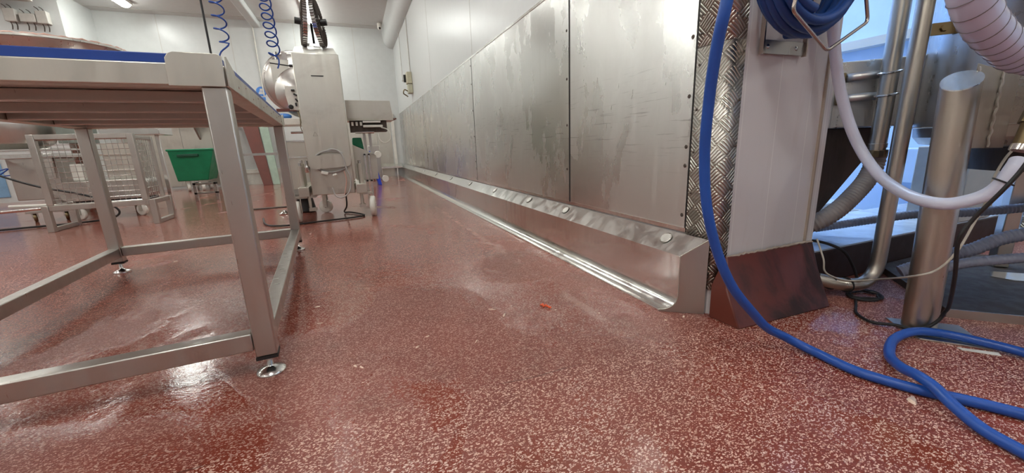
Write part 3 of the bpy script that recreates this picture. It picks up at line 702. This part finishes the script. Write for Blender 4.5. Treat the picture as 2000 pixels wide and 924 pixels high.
# three enclosures on the alcove wall, top left, under a fan-coil casing
for i, (x0, x1, z0, z1, lab) in enumerate(((-4.90, -4.75, 2.87, 3.06, 'leftmost of three pale enclosures on the wall above the steel bowl'), (-4.72, -4.52, 2.87, 3.0, 'middle and widest of three pale enclosures above the steel bowl'), (-4.52, -4.37, 2.86, 3.05, 'rightmost of three pale enclosures above the steel bowl'))):
    b = tag(MB().box((x0+.005, 9.30, z0), (x1-.005, 9.399, z1)).build('junction_box', M_BOXP, bev=.008), lab, 'electrical box')
    for k in (.3, .7):
        xx = x0+(x1-x0)*k; MB().tube(spline([(xx, 9.35, z0), (xx+.01, 9.35, z0-.05), (xx-.01, 9.37, z0-.11)], 6), .007, 6).build('cable_tail', M_DARKSTEEL, b)
        MB().tube(spline([(xx, 9.35, z1), (xx-.02, 9.35, z1+.04), (xx-.06, 9.37, z1+.07)], 6), .006, 6).build('cable_tail', M_DARKSTEEL, b)
hd = thing('air_cooler', 'pale cooler casing with a bright edge at the top left corner of the picture', 'cooler', (-4.9, 8.9, 3.15))
MB().box((-5.6, 8.5, 3.14), (-4.47, 9.2, CH-.001)).build('casing', M_BOXP, hd, bev=.01)
MB().box((-5.6, 8.47, 3.16), (-4.46, 8.50, 3.20)).box((-4.47, 8.5, 3.15), (-4.45, 9.2, 3.19)).build('edge_strip', M_WHITEPL, hd)

# ================================================================== HANGING SPIRAL HOSES AND CABLE
def spiral(cx, cy, z0, z1, r, pitch, drift=(0, 0), flat=1, tilt=0):
    q = []; nt = (z1-z0)/pitch; m = int(nt*16)
    for i in range(m+1):
        a = 2*PI*i/16; k = i/m
        q.append((cx+drift[0]*k+r*math.cos(a), cy+drift[1]*k+r*math.sin(a)*flat, z1+(z0-z1)*k+tilt*math.sin(a)))
    return q
q = spiral(-.765, 3.6, 1.46, 2.6, .040, .085, (-.01, 0), 1, -.008)
q += [(-.74, 3.6, 1.44), (-.765, 3.6, 1.41), (-.80, 3.6, 1.38), (-.815, 3.6, 1.33), (-.815, 3.6, 1.20)]
tag(MB().tube(spline(q, 2), .0052, 8).build('spiral_hose', M_BLUEHOSE), 'loosely stretched blue spiral air hose hanging beside the thin black cable', 'hose')
q = spiral(-.495, 3.6, 1.39, 2.6, .038, .062, (.035, 0), 1, -.026)
q += [(-.445, 3.6, 1.36), (-.44, 3.6, 1.32), (-.455, 3.6, 1.28)]
tag(MB().tube(spline(q, 2), .0052, 8).build('spiral_hose', M_BLUEHOSE), 'tightly wound blue spiral air hose hanging left of the machine column', 'hose')
tag(MB().cyl((-.862, 3.6, 1.30), (-.862, 3.6, CH-.001), .007, 8).build('hanging_cable', M_BLACK), 'straight black cable hanging above the blue-topped table', 'cable')

# ================================================================== MESH GUARD FRAME (left, behind the table)
gd = thing('mesh_guard', 'steel guard frame with wire mesh on front and side, standing on loop feet', 'guard frame', (-2.35, 5.2, 0))
GX0, GX1, GY0, GY1 = -2.775, -1.965, 5.0, 5.42
q = .05
for x in (GX0, GX1-.005):
    for y in (GY0, GY1-q): MB().box((x, y, 0 if True else .2), (x+q, y+q, .25)).build('foot_post', M_STEEL, gd, bev=.003)
    MB().box((x+.005, GY0+q+.001, .002), (x+q-.005, GY1-q-.001, .042)).build('foot_bar', M_STEEL, gd, bev=.003)
    MB().box((x+.005, GY0+q+.001, .205), (x+q-.005, GY1-q-.001, .249)).build('foot_bar', M_STEEL, gd, bev=.003)
FX0, FX1 = -2.73, -2.02
for x in (FX0, FX1):
    MB().box((x, GY0+.002, .2515), (x+q, GY0+q, .90)).build('upright', M_STEEL, gd, bev=.003)
MB().box((FX1+.02, GY1-.045, .2515), (FX1+.05, GY1-.015, .88)).build('upright', M_STEEL, gd, bev=.003)
MB().box((GX0+.051, GY0+.004, .200), (GX1-.006, GY0+.046, .2495)).build('bottom_rail', M_STEEL, gd, bev=.003)
MB().box((FX0+.051, GY0+.004, .855), (FX1-.001, GY0+.046, .90)).build('top_rail', M_STEEL, gd, bev=.003)
MB().box((FX1+.01, GY0+.051, .845), (FX1+.045, GY1-.046, .88)).build('top_rail', M_STEEL, gd, bev=.003)
mb = MB(); y = GY0+.03
for i in range(1, 15):
    x = FX0+.05+(FX1-FX0-.05)*i/15; mb.cyl((x, y, .25), (x, y, .856), .0022, 5)
for i in range(1, 12):
    z = .25+.605*i/12; mb.cyl((FX0+.05, y, z), (FX1, y, z), .0022, 5)
for z in (.2545, .85): mb.cyl((FX0+.05, y, z), (FX1, y, z), .004, 6)
mb.build('wire_mesh', M_CHROME, gd)
mb = MB(); x = FX1+.03
for i in range(1, 8):
    y = GY0+.05+(GY1-GY0-.09)*i/8; mb.cyl((x, y, .26), (x, y, .85), .0022, 5)
for i in range(0, 12):
    z = .26+.58*i/11; mb.cyl((x, GY0+.05, z), (x, GY1-.04, z), .0022, 5)
mb.build('wire_mesh', M_CHROME, gd)
MB().cyl((-3.6, 5.03, .205), (-2.777, 5.03, .232), .018, 14).build('push_bar', M_CHROME, gd)
MB().cyl((-3.02, 5.07, .262), (-2.76, 5.07, .255), .014, 12).box((-2.80, 5.06, .235), (-2.73, 5.09, .262)).build('latch_bar', M_WHITEPL, gd)

# ---- processing machine behind the guard
pm = thing('mincing_machine', 'pale steel machine on small castors behind the mesh guard', 'machine', (-3.2, 6.2, 0))
MB().box((-3.55, 6.1, .24), (-3.14, 6.45, .70)).build('body', M_STEEL, pm, bev=.01)
MB().cyl((-3.30, 6.3, .075), (-3.30, 6.3, .239), .07, 20).build('pedestal', M_STEEL, pm)
MB().box((-3.95, 5.9, .701), (-3.05, 6.5, .745)).box((-3.9, 5.9, .78), (-3.05, 6.5, .80)).build('work_shelf', M_BRIGHT, pm, bev=.003)
MB().prism([(-3.45, 5.92, .70), (-3.08, 5.92, .70), (-3.08, 5.92, .48)], (0, .02, 0)).build('bracket', M_STEEL, pm)
MB().lathe([(.16, .801), (.25, .86), (.30, .98), (.30, 1.06), (.275, 1.06), (.27, .98), (.22, .88), (0, .83)], (-3.42, 6.20, 0), n=36).build('bowl_base', M_STEEL, pm)
MB().box((-3.02, 6.0, .85), (-2.80, 6.3, 1.08)).build('control_box', plain('greenish_steel', (.25, .29, .26), .4, .6), pm, bev=.005)
for x, y in ((-3.42, 6.05), (-3.15, 6.05)): castor(pm, x, y, .05, .03, .10, 0, M_BRASS, .5)
MB().box((-3.47, 6.0, .10), (-3.10, 6.35, .118)).build('castor_plate', M_STEEL, pm)
# tote trough standing behind the mesh
tt = thing('tote_trough', 'round-cornered steel trough on castors right behind the wire mesh', 'trough', (-2.65, 6.0, 0))
mb = MB(); pr = []
for cx, cz, a0 in ((-2.35, .38, 0), (-3.00, .38, PI/2), (-3.00, .26, PI), (-2.35, .26, 1.5*PI)):
    for i in range(5):
        a = a0+PI/2*i/4; pr.append((cx+.06*math.cos(a), 5.85, cz+.05*math.sin(a)))
mb.prism(pr, (0, .35, 0)).build('trough', M_STEEL, tt, bev=.006)
MB().box((-3.04, 5.86, .18), (-2.32, 6.18, .205)).build('underframe', M_BLACK, tt)
for x, y in ((-2.95, 5.9), (-2.72, 5.9), (-2.40, 5.9)): castor(tt, x, y, .065, .035, .181, 0, M_WHITEPL, 1.1)
MB().box((-2.68, 6.0, .431), (-2.34, 6.2, .84)).box((-2.70, 5.98, .70), (-2.32, 6.0, .72)).box((-2.70, 5.98, .52), (-2.32, 6.0, .54)).build('drawer_block', M_FACE, tt, bev=.004)
MB().box((-2.99, 6.0, .431), (-2.88, 6.2, .62)).build('side_block', M_WHITEPL, tt, bev=.01)
tag(MB().box((-2.62, 5.92, .925), (-2.08, 6.30, 1.02)).box((-2.60, 6.22, 0), (-2.56, 6.26, .924)).box((-2.24, 6.22, 0), (-2.20, 6.26, .924)).build('side_table', M_BRIGHT, bev=.004), 'narrow bright steel table behind the mesh guard, just left of the green bin', 'table')
tag(MB().box((-2.28, 7.2, .10), (-1.98, 7.25, .13)).box((-2.28, 7.2, .24), (-1.98, 7.25, .27)).box((-2.02, 7.2, 0), (-1.98, 7.25, .27)).box((-2.28, 7.2, 0), (-2.24, 7.25, .27)).build('foot_stand', M_CHROME, bev=.003), 'low bright steel stand on the floor between mesh guard and green bin', 'stand')
tag(hose('power_cable', [(-3.7, 5.6, .72), (-3.45, 5.6, .60), (-3.1, 5.6, .42), (-2.7, 5.6, .28), (-2.5, 5.62, .12), (-2.55, 5.6, .03), (-2.8, 5.5, .014), (-3.2, 5.45, .0125), (-3.9, 5.3, .0125)], .010, M_BLACK), 'black cable sagging across behind the mesh guard to the floor', 'cable')
tag(hose('air_line', [(-3.9, 5.9, .52), (-3.6, 5.88, .55), (-3.42, 5.88, .60), (-3.50, 5.88, .53), (-3.42, 5.88, .53)], .006, M_BLUEHOSE), 'thin blue air line at the left edge below the steel shelf', 'hose')
cu = tag(MB().box((-6.10, 9.380, .09), (-5.53, 9.398, .81)).build('blue_curtain', plain('blue_apron', (.20, .36, .55), .5), bev=.01), 'pale blue hanging apron at the left edge of the picture', 'apron')
cb = thing('wall_shelf', 'steel wall shelf bracket above the green bin', 'shelf', (-2.95, 10.2, 1.3))
MB().box((-3.6, 10.02, 1.36), (-2.3, FAR-.014, 1.39)).build('shelf_board', M_FACE, cb)
MB().prism([(-2.99, FAR-.014, 1.355), (-2.99, 10.05, 1.355), (-2.99, FAR-.014, 1.0)], (.03, 0, 0)).build('bracket', M_STEEL, cb)

# ================================================================== RIGHT: TANK ON PLATFORM (turned 45 degrees)
q2 = math.sqrt(.5)
def TR(p): a, b, z = p; return Vector(((a+b)*q2, (b-a)*q2, z))
tk = thing('storage_tank', 'big round stainless tank on a low platform with a fat leg tube beside the pillar', 'tank', TR((1.29, 2.06, 0)))
CT = TR((1.29, 2.06, 0))
MB().lathe([(0, .585), (.36, .585), (.425, .592), (.446, .62), (.450, .66), (.450, 2.3), (0, 2.3)], CT, n=96).build('shell', M_TANK, tk, sharp=30)
MB().lathe([(.4515, .655), (.4535, .657), (.4515, .660)], CT, n=96, shut=False).build('weld_ring', M_TANK, tk)
MB().lathe([(.30, .50), (.31, .585), (0, .585), (0, .50)], CT, n=48).build('lower_ring', M_DARKSTEEL, tk)
LA, LB = .757, 1.647
mb = MB(TR); lo, hi = [], []
for j in range(36):
    a, b = .0435*math.cos(2*PI*j/36), .0435*math.sin(2*PI*j/36)
    lo.append(mb.v((LA+a, LB+b, .006))); hi.append(mb.v((LA-.02+a, LB+.005+b, .785+.7*(b*.85+a*.5))))
for j in range(36): mb.f([lo[j], lo[(j+1) % 36], hi[(j+1) % 36], hi[j]])
mb.f(lo[::-1]); lg = mb.build('leg', M_PIPE, tk, sharp=50)
mb = MB(TR); mb.prism([(LA-.02+.044*math.cos(2*PI*j/36), LB+.005+.044*math.sin(2*PI*j/36), .785+.7*.0435*(math.sin(2*PI*j/36)*.85+math.cos(2*PI*j/36)*.5)) for j in range(36)], (0, 0, .003)).build('leg_cap', M_BRIGHT, lg)
MB(TR).prism([(.70, 1.60, 0), (.72, 1.545, 0), (.88, 1.53, 0), (.88, 1.70, 0), (.69, 1.70, 0)], (0, 0, .006)).build('foot_plate', M_STEEL, tk, bev=.001)
gp = MB(TR).prism([(.775, 1.675, .59), (.775, 1.675, .835), (.93, 1.79, .80), (.93, 1.79, .585)], (.004, .008, 0)).build('gusset_plate', M_FACE, tk)
for (a, b) in ((.780, 1.676), (.868, 1.742)):
    P = [TR((a+.002*math.sin(i*1.7), b-.003, .59+.235*i/24)) for i in range(25)]
    MB().tube(P, lambda i: .0026+.0012*(i % 2), 6).build('weld_seam', M_WELD, gp)
MB(TR).box((1.32, 2.42, .031), (1.37, 2.47, .584)).build('rear_leg', M_STEEL, tk, bev=.004)
MB(TR).box((1.9, 1.95, .031), (1.95, 2.0, .60)).build('rear_leg', M_STEEL, tk, bev=.004)
MB(TR).prism([(.885, 1.7855, .0005), (2.2, 1.7855, .0005), (2.2, 2.66, .0005), (1.215, 2.66, .0005), (.885, 2.33, .0005)], (0, 0, .0295)).build('platform', M_DARKSTEEL, tk, bev=.002)
MB(TR).box((.885, 1.780, 0), (2.2, 1.785, .031)).build('platform_lip', M_STEEL, tk)
MB(TR).prism([(1.22, 2.24, .0305), (1.27, 2.20, .0305), (1.37, 2.20, .0305), (1.37, 2.32, .0305), (1.26, 2.32, .0305)], (0, 0, .006)).build('pad_plate', M_BRIGHT, tk)
MB(TR).box((.78, 1.99, .975), (.85, 1.998, 1.015)).box((.842, 1.96, .972), (.85, 2.0, 1.02)).build('angle_bracket', M_BRASS, tk)
MB().lathe([(0, .010), (.010, .010), (.012, 0)], TR((.812, 1.99, .995)), (-q2, -q2, 0), 6).build('bracket_bolt', M_BRASS, tk)
# brass valve at the right edge
MB().cyl((1.655, .487, .601), (1.668, .484, .66), .022, 16).cyl((1.662, .486, .655), (1.69, .478, .74), .026, 6).cyl((1.69, .478, .735), (1.93, .52, .76), .014, 12).build('valve', M_BRASS, tk)
MB().cyl((1.652, .489, .585), (1.656, .487, .600), .024, 16).build('valve_nut', M_BRIGHT, tk)
# feed box and chute to the left of the shell
MB(TR).box((.30, 2.215, .67), (1.0, 2.5, .945)).build('feed_box', M_TANK, tk, bev=.006)
MB(TR).box((.30, 2.205, .935), (.585, 2.214, .962)).build('flange', M_BRIGHT, tk, bev=.002)
MB(TR).box((.585, 2.2085, .672), (.598, 2.2145, .955)).build('box_joint', M_STEEL, tk)
MB().hex8([(1.82, 1.30, .16), (2.02, 1.24, .16), (2.02, 1.44, .16), (1.82, 1.44, .16)], [(1.86, 1.27, .669), (2.24, 1.05, .669), (2.30, 1.40, .669), (1.86, 1.50, .669)]).build('chute', M_DARKSTEEL, tk, bev=.004)
# clamp bands to the pipe with their latch blocks
for z in (.875, .79):
    P = [TR((.60, 2.200, z)), TR((.64, 2.185, z+.002)), TR((.68, 2.18, z+.004)), TR((.74, 2.175, z+.004))]
    mb = MB(); A = [mb.v(p+Vector((0, 0, -.016))) for p in P]; B = [mb.v(p+Vector((0, 0, .016))) for p in P]
    for i in range(3): mb.f([A[i], A[i+1], B[i+1], B[i]])
    o = mb.build('clamp_band', M_TANK, tk); s = o.modifiers.new('s', 'SOLIDIFY'); s.thickness = .003
    c = TR((.598, 2.195, z))
    bl = MB(TR).box((.586, 2.186, z-.022), (.612, 2.207, z+.022)).build('latch_block', M_BRASS, tk, bev=.004)
    MB().lathe([(.0, .006), (.006, .006), (.007, 0)], TR((.599, 2.185, z)), (-q2, -q2, 0), 8).build('latch_pin', M_CHROME, bl)

PA = (2.02, .985)
pa = thing('drain_pipe', 'left steel standpipe ending in a clamped grey ribbed hose above the kerb', 'pipe', (PA[0], PA[1], .55))
MB().cyl((*PA, .56), (*PA, 2.3), .029, 24).build('pipe', M_PIPE, pa)
MB().lathe([(.0315, .585), (.0315, .600), (.030, .602)], (*PA, 0), n=24).build('pipe_bead', M_PIPE, pa)
for z in (.878, .793):
    P = [(PA[0]+.034*math.cos(a), PA[1]+.034*math.sin(a), z+.006*math.cos(a)) for a in [2*PI*i/24 for i in range(24)]]
    MB().tube(P, .0045, 8, True).build('pipe_ring', M_CHROME, pa)
MB().lathe([(.036, .548), (.037, .552), (.037, .572), (.036, .576)], (*PA, 0), n=28, shut=False).box((PA[0]-.062, PA[1]-.04, .550), (PA[0]-.028, PA[1]-.02, .574)).build('hose_clamp', M_BRASS, pa)
hp = [(2.02, .985, .572), (2.02, .985, .52), (1.985, .985, .455), (1.92, .99, .395), (1.84, 1.00, .335), (1.78, 1.03, .29), (1.748, 1.10, .25), (1.748, 1.25, .215), (1.75, 1.45, .205)]
ribbed(hp, .034, .0135, .05).build('ribbed_hose', M_GREYDUCT, pa)
PB = (1.925, .87)
pbp = thing('water_pipe', 'right steel standpipe that runs down and bends towards the pillar foot', 'pipe', (PB[0], PB[1], .02))
P = [(*PB, 2.3), (*PB, 1.0), (*PB, .14)]+[(PB[0]-.085*(1-math.cos(a)), PB[1]+.012*(1-math.cos(a)), .14-.09*math.sin(a)) for a in [PI/2*i/10 for i in range(1, 11)]]+[(1.80, .895, .049), (1.76, .92, .055), (1.725, .965, .065)]
MB().tube(P, .0255, 24).build('pipe', M_PIPE, pbp)
for c in ((1.792, .899, .050), (1.747, .935, .058)):
    P = [Vector(c)+Vector((0, .027*math.cos(a), .028*math.sin(a))) for a in [2*PI*i/20 for i in range(20)]]
    MB().tube(P, .004, 6, True).build('strap', M_BLACK, pbp)

# hoses round the tank
tag(hose('braided_hose', [(1.630, .957, 1.30), (1.612, .956, 1.14), (1.580, 0.953, 1.023), (1.597, 0.95, 0.944), (1.64, 0.94, 0.809), (1.687, 0.915, 0.675), (1.706, 0.87, 0.574), (1.669, 0.79, 0.499), (1.616, 0.705, 0.46), (1.574, 0.635, 0.444), (1.564, 0.58, 0.44), (1.591, 0.545, 0.451), (1.608, 0.515, 0.473), (1.615, 0.495, 0.506), (1.623, 0.487, 0.54), (1.632, 0.486, 0.552), (1.641, .4865, .562)], .0172, M_CLEAR, n=20), 'clear milky braided hose sagging across the pipes to the brass valve', 'hose')
_d = (Vector((1.623, .487, .540))-Vector((1.608, .515, .473))).normalized(); _x, _y = frame_of(_d); _c = Vector((1.6155, .4955, .506))
_R = [_c+(_x*math.cos(a)+_y*math.sin(a))*.0212 for a in [2*PI*i/24 for i in range(24)]]
tag(MB().tube(_R, .0022, 6, True).cyl(_R[6]+_y*.001, _R[6]+_y*.022, .0022, 6).build('cable_tie', M_BLACK), 'black cable tie round the clear hose near the brass valve', 'cable tie')
dk = [(1.19, .5, 1.10), (1.225, .5, .99), (1.249, .5, .955), (1.282, .5, .919), (1.358, .5, .874), (1.473, .5, .837), (1.576, .5, .816), (1.70, .44, .800), (1.83, .31, .79), (1.93, .12, .79), (1.98, -.10, .79)]
dd = thing('clear_duct', 'fat clear ribbed duct curving past the tank at the top right corner', 'duct', (1.45, .5, .80))
ribbed(dk, .0375, .036, .012, 48).build('duct_wall', M_DUCT, dd)
qq = resample(spline(dk, 14), .0016); P = []
x = None
for i, p in enumerate(qq[:-1]):
    d = (qq[i+1]-p).normalized()
    if x is None: x, y = frame_of(d)
    else: x = (x-d*x.dot(d)).normalized(); y = d.cross(x)
    a = 2*PI*i*.0016/.036
    P.append(p+(x*math.cos(a)+y*math.sin(a))*.0383)
MB().tube(P, .0010, 4).build('spiral_wire', M_DKLINE, dd)['label'] = 'dark spiral wire'
def duct(P, r, lab, mat=M_BLUEDUCT): tag(ribbed(P, r, .012, .05, 16).build('ribbed_hose', mat), lab, 'hose')
duct([(1.98, .82, .10), (2.08, .72, .183), (2.117, .683, .207), (2.16, .64, .248), (2.204, .596, .271), (2.247, .553, .28), (2.33, .47, .285)], .023, 'upper grey ribbed hose arching over the platform behind the tank leg')
duct([(1.895, .745, .09), (1.946, .670, .170), (2.010, .606, .198), (2.070, .548, .215), (2.119, .498, .227), (2.20, .41, .235)], .017, 'lower grey ribbed hose lying flatter over the platform behind the tank leg')
duct([(2.10, 1.22, .19), (2.35, .98, .27), (2.459, .865, .285), (2.526, .797, .297), (2.601, .723, .314), (2.652, .671, .323), (2.75, .57, .33)], .019, 'pale ribbed hose highest of three behind the tank leg')
tag(hose('signal_cable', [(1.70, .976, .235), (1.668, .925, .17), (1.664, .912, .125), (1.70, .895, .098), (1.757, .868, .083), (1.808, 0.8, 0.103), (1.569, 0.62, 0.207), (1.576, 0.57, 0.242), (1.599, 0.545, 0.304), (1.639, 0.54, 0.376), (1.683, 0.54, 0.439), (1.703, 0.54, 0.519), (1.80, .55, .58), (1.905, .553, .588)], .0032, M_BEIGE), 'thin beige cable looping from the plinth across the fat tank leg', 'cable')
tag(hose('black_cable', [(1.535, .42, .64), (1.523, .44, .553), (1.511, .46, .496), (1.507, .499, .412), (1.498, .513, .354), (1.533, .516, .245), (1.640, .550, .125), (1.672, .568, .085), (1.672, .577, .055), (1.657, .597, .024), (1.643, .623, .0125), (1.632, .662, .0118), (1.603, .712, .0070), (1.640, .775, .0062), (1.72, .82, .0062), (1.765, .845, .0062)], .0050, M_BLACK), 'black cable hanging right of the fat tank leg and curling round its foot', 'cable')
q = []
for i in range(70):
    a = 2*PI*i/20; q.append((1.852+(.060+.014*math.sin(i*.7))*math.cos(a), .862+(.044+.008*math.cos(i*.9))*math.sin(a), .0060+.0030*math.sin(i*.5)**2+.00005*i))
tag(MB().tube(spline(q, 3), .0045, 6).build('cable_tangle', M_BLACK), 'tangle of black cable on the floor under the pipe bend', 'cable')
tag(hose('kerb_cable', [(1.74, 1.08, .166), (1.80, 1.12, .185), (1.87, 1.06, .185), (1.93, 1.0, .15), (1.98, .98, .08), (2.0, .96, .01)], .006, M_BLACK), 'black cable arching over the kerb edge beside the pillar', 'cable')
tag(MB().prism([(1.638, .513, .0004), (1.70, .449, .0004), (1.682, .437, .0004), (1.630, .498, .0004)], (0, 0, .0015)).build('paper_strip', M_WHITEPL), 'white strip lying on the floor just behind the blue hose loop', 'strip')
# side room things
tag(MB().box((2.5, 1.62, .0125), (3.1, 2.1, .20)).build('plinth_block', M_COOLFLOOR, bev=.006), 'low pale block on the side room floor beyond the kerb', 'block')
tag(MB().box((3.50, 1.46, .30), (3.695, 1.66, .53)).build('wall_box', M_COOLWALL, bev=.006), 'pale blue box low on the side room wall between pipe and leg', 'box')
tag(MB().box((3.60, 1.47, .158), (3.65, 1.49, .299)).box((3.62, 1.47, .158), (3.65, 1.495, .20)).build('machine_foot', M_BLACK), 'black bracket below the pale blue wall box', 'bracket')
tag(MB().box((2.95, 1.03, .158), (3.3, 1.25, .56)).build('grey_cabinet', plain('cabinet_grey', (.38, .38, .37), .4), bev=.006), 'light grey cabinet behind the fat tank leg under the tank', 'cabinet')
o = MB().box((3.684, .2, .056), (3.698, 1.02, .55)).build('tread_plate', M_CHEQ, uv=lambda c: (c.y, c.z)); tag(o, 'chequer plate fixed low on the side room wall at the right edge', 'plate')

# ================================================================== HOSE RACK, COILED HOSE AND ITS RUN TO THE FLOOR
rk = thing('hose_rack', 'steel wall rack with angular wire loop that holds the coiled blue hose', 'rack', (1.39, .98, .915))
bk = MB().box((1.286, .985, .915), (1.500, .991, .958)).build('back_plate', M_STEEL, rk, bev=.001)
for x in (1.315, 1.455): MB().lathe([(0, .004), (.004, .0035), (.008, .001), (.008, 0)], (x, .985, .937), (0, -1, 0), 14).build('screw', M_CHROME, bk)
for x in (1.286, 1.496): MB().box((x-.003, .9765, .912), (x+.003, .992, 1.42)).build('side_bar', M_RACK, rk)
MB().box((1.286, .985, 1.38), (1.500, .991, 1.42)).build('back_plate', M_STEEL, rk)
lp = [(1.16, .80, 1.03), (1.148, .80, .977), (1.313, .80, .883), (1.484, .80, .973), (1.432, .80, 1.10), (1.40, .80, 1.30), (1.18, .80, 1.30)]
def rounded(P, r, k=5):
    out = []; m = len(P); P = [Vector(p) for p in P]
    for i in range(m):
        a = (P[i-1]-P[i]).normalized()*r+P[i]; b = (P[(i+1) % m]-P[i]).normalized()*r+P[i]
        for j in range(k+1):
            t = j/k; out.append(a*(1-t)**2+P[i]*2*t*(1-t)+b*t*t)
    return out
MB().tube(rounded(lp, .016), .0048, 12, True).build('wire_loop', M_RACK, rk)
MB().tube([(1.345, .99, 1.262), (1.320, .808, 1.262), (1.318, .800, 1.298)], .006, 8).build('support_arm', M_RACK, rk)
q = []
cf = [(1.362, .960, .186), (1.362, .944, .175), (1.362, .929, .192), (1.358, .915, .180), (1.355, .90, .20), (1.345, .885, .18), (1.335, .87, .195), (1.325, .855, .17), (1.315, .84, .18), (1.305, .83, .155)]
m = 40
for t in range(len(cf)-1):
    for i in range(m):
        k = i/m; a = -PI/2+2*PI*k; c0, c1 = cf[t], cf[t+1]
        x = c0[0]*(1-k)+c1[0]*k; y = c0[1]*(1-k)+c1[1]*k; r = c0[2]*(1-k)+c1[2]*k
        q.append((x+r*math.cos(a), y, 1.155+r*math.sin(a)))
tag(MB().tube(q, .0135, 12).build('coiled_hose', M_SHADEBLUE), 'coil of the blue hose, its colour darkened as shade, hung on the wire rack of the pillar', 'hose coil')
hz = .0140
run = [(1.34, .86, 1.44), (1.16, .80, 1.42), (.95, .72, 1.28), (.83, .70, 1.12), (.794, .701, .94), (.802, .727, .843), (.822, .755, .735), (.835, .768, .611), (.849, .762, .478), (.885, .749, .351), (.938, .735, .244), (1.027, .732, .15), (1.10, .733, .085), (1.168, .722, .045), (1.203, .691, .022), (1.213, .646, hz), (1.207, .576, hz), (1.215, .521, hz), (1.254, .434, hz), (1.303, .362, hz), (1.341, .295, hz), (1.40, .18, hz), (1.40, .02, hz), (1.30, -.2, hz)]
tag(hose('wash_hose', run, .0132, M_BLUEHOSE, n=16), 'bright blue hose hanging down past the corner guard and running out along the floor', 'hose')
hz = .0152
r2 = [(1.52, -.10, hz), (1.60, .10, hz), (1.70, .30, hz), (1.716, .407, .018), (1.689, .499, .0208), (1.656, .567, .0208), (1.596, .603, .0208), (1.496, .603, hz), (1.379, .557, hz), (1.300, .497, hz+.016), (1.262, .452, hz+.030), (1.238, .410, hz+.030), (1.214, .365, hz+.016), (1.194, .308, hz), (1.174, .245, hz), (1.14, .10, hz), (1.05, -.1, hz)]
tag(hose('wash_hose', r2, .0132, M_BLUEHOSE, n=16), 'bright blue hose looping on the floor at the foot of the tank leg', 'hose')

# ================================================================== SCRAPS ON THE FLOOR
def scrap(x, y, sz, mat, name, lab, grp=None, el=2.2):
    mb = MB(); n = 9; R = random.random()*PI
    ring = []
    for i in range(n):
        a = 2*PI*i/n; r = sz*(.6+.5*random.random()); px, py = r*math.cos(a)*el, r*math.sin(a)
        ring.append((x+px*math.cos(R)-py*math.sin(R), y+px*math.sin(R)+py*math.cos(R)))
    A = [mb.v((p[0], p[1], .0002)) for p in ring]; B = [mb.v((x+(p[0]-x)*.7, y+(p[1]-y)*.7, sz*(.5+.3*random.random()))) for p in ring]
    mb.f(A[::-1]); mb.f(B)
    for i in range(n): mb.f([A[i], A[(i+1) % n], B[(i+1) % n], B[i]])
    return tag(mb.build(name, mat, sharp=60), lab, 'scrap', grp)
m2 = MB(); random.seed(4)
P = [(.648+.004*random.uniform(-1, 1)+.0016*i, 1.368-.0045*i+.003*random.uniform(-1, 1), .003+.006*random.random()) for i in range(12)]
m2.tube(spline(P, 4), lambda i: .0028+.0018*abs(math.sin(i*.7)), 6)
tag(m2.build('orange_scrap', M_ORANGE), 'small knotted orange scrap on the floor in front of the kick rail', 'scrap')
scrap(.680, 1.300, .0035, M_FAT, 'pale_scrap', 'tiny pale scrap at the tip of the orange one', None, 1.5)
scrap(1.208, .430, .011, M_FAT, 'fat_scrap', 'pale scrap of fat beside the crossing of the blue hoses', None, 1.8)
for (x, y, s, e_) in ((-.22, 1.783, .004, 3), (-.197, 1.594, .0035, 4), (.124, 1.238, .004, 2.5), (1.078, 1.033, .005, 1.6), (.817, 1.198, .0035, 2), (-.054, 1.187, .004, 3), (-.07, 1.20, .004, 3), (-1.139, 3.045, .007, 2.2), (.316, 1.189, .003, 5), (.17, 1.30, .003, 3), (.45, 1.42, .004, 5), (.48, 1.35, .004, 5), (1.00, 1.04, .003, 2)):
    scrap(x, y, s, M_FAT, 'crumb', 'tiny pale crumb lying on the red floor of the hall', 'pale crumbs scattered on the red floor', e_)
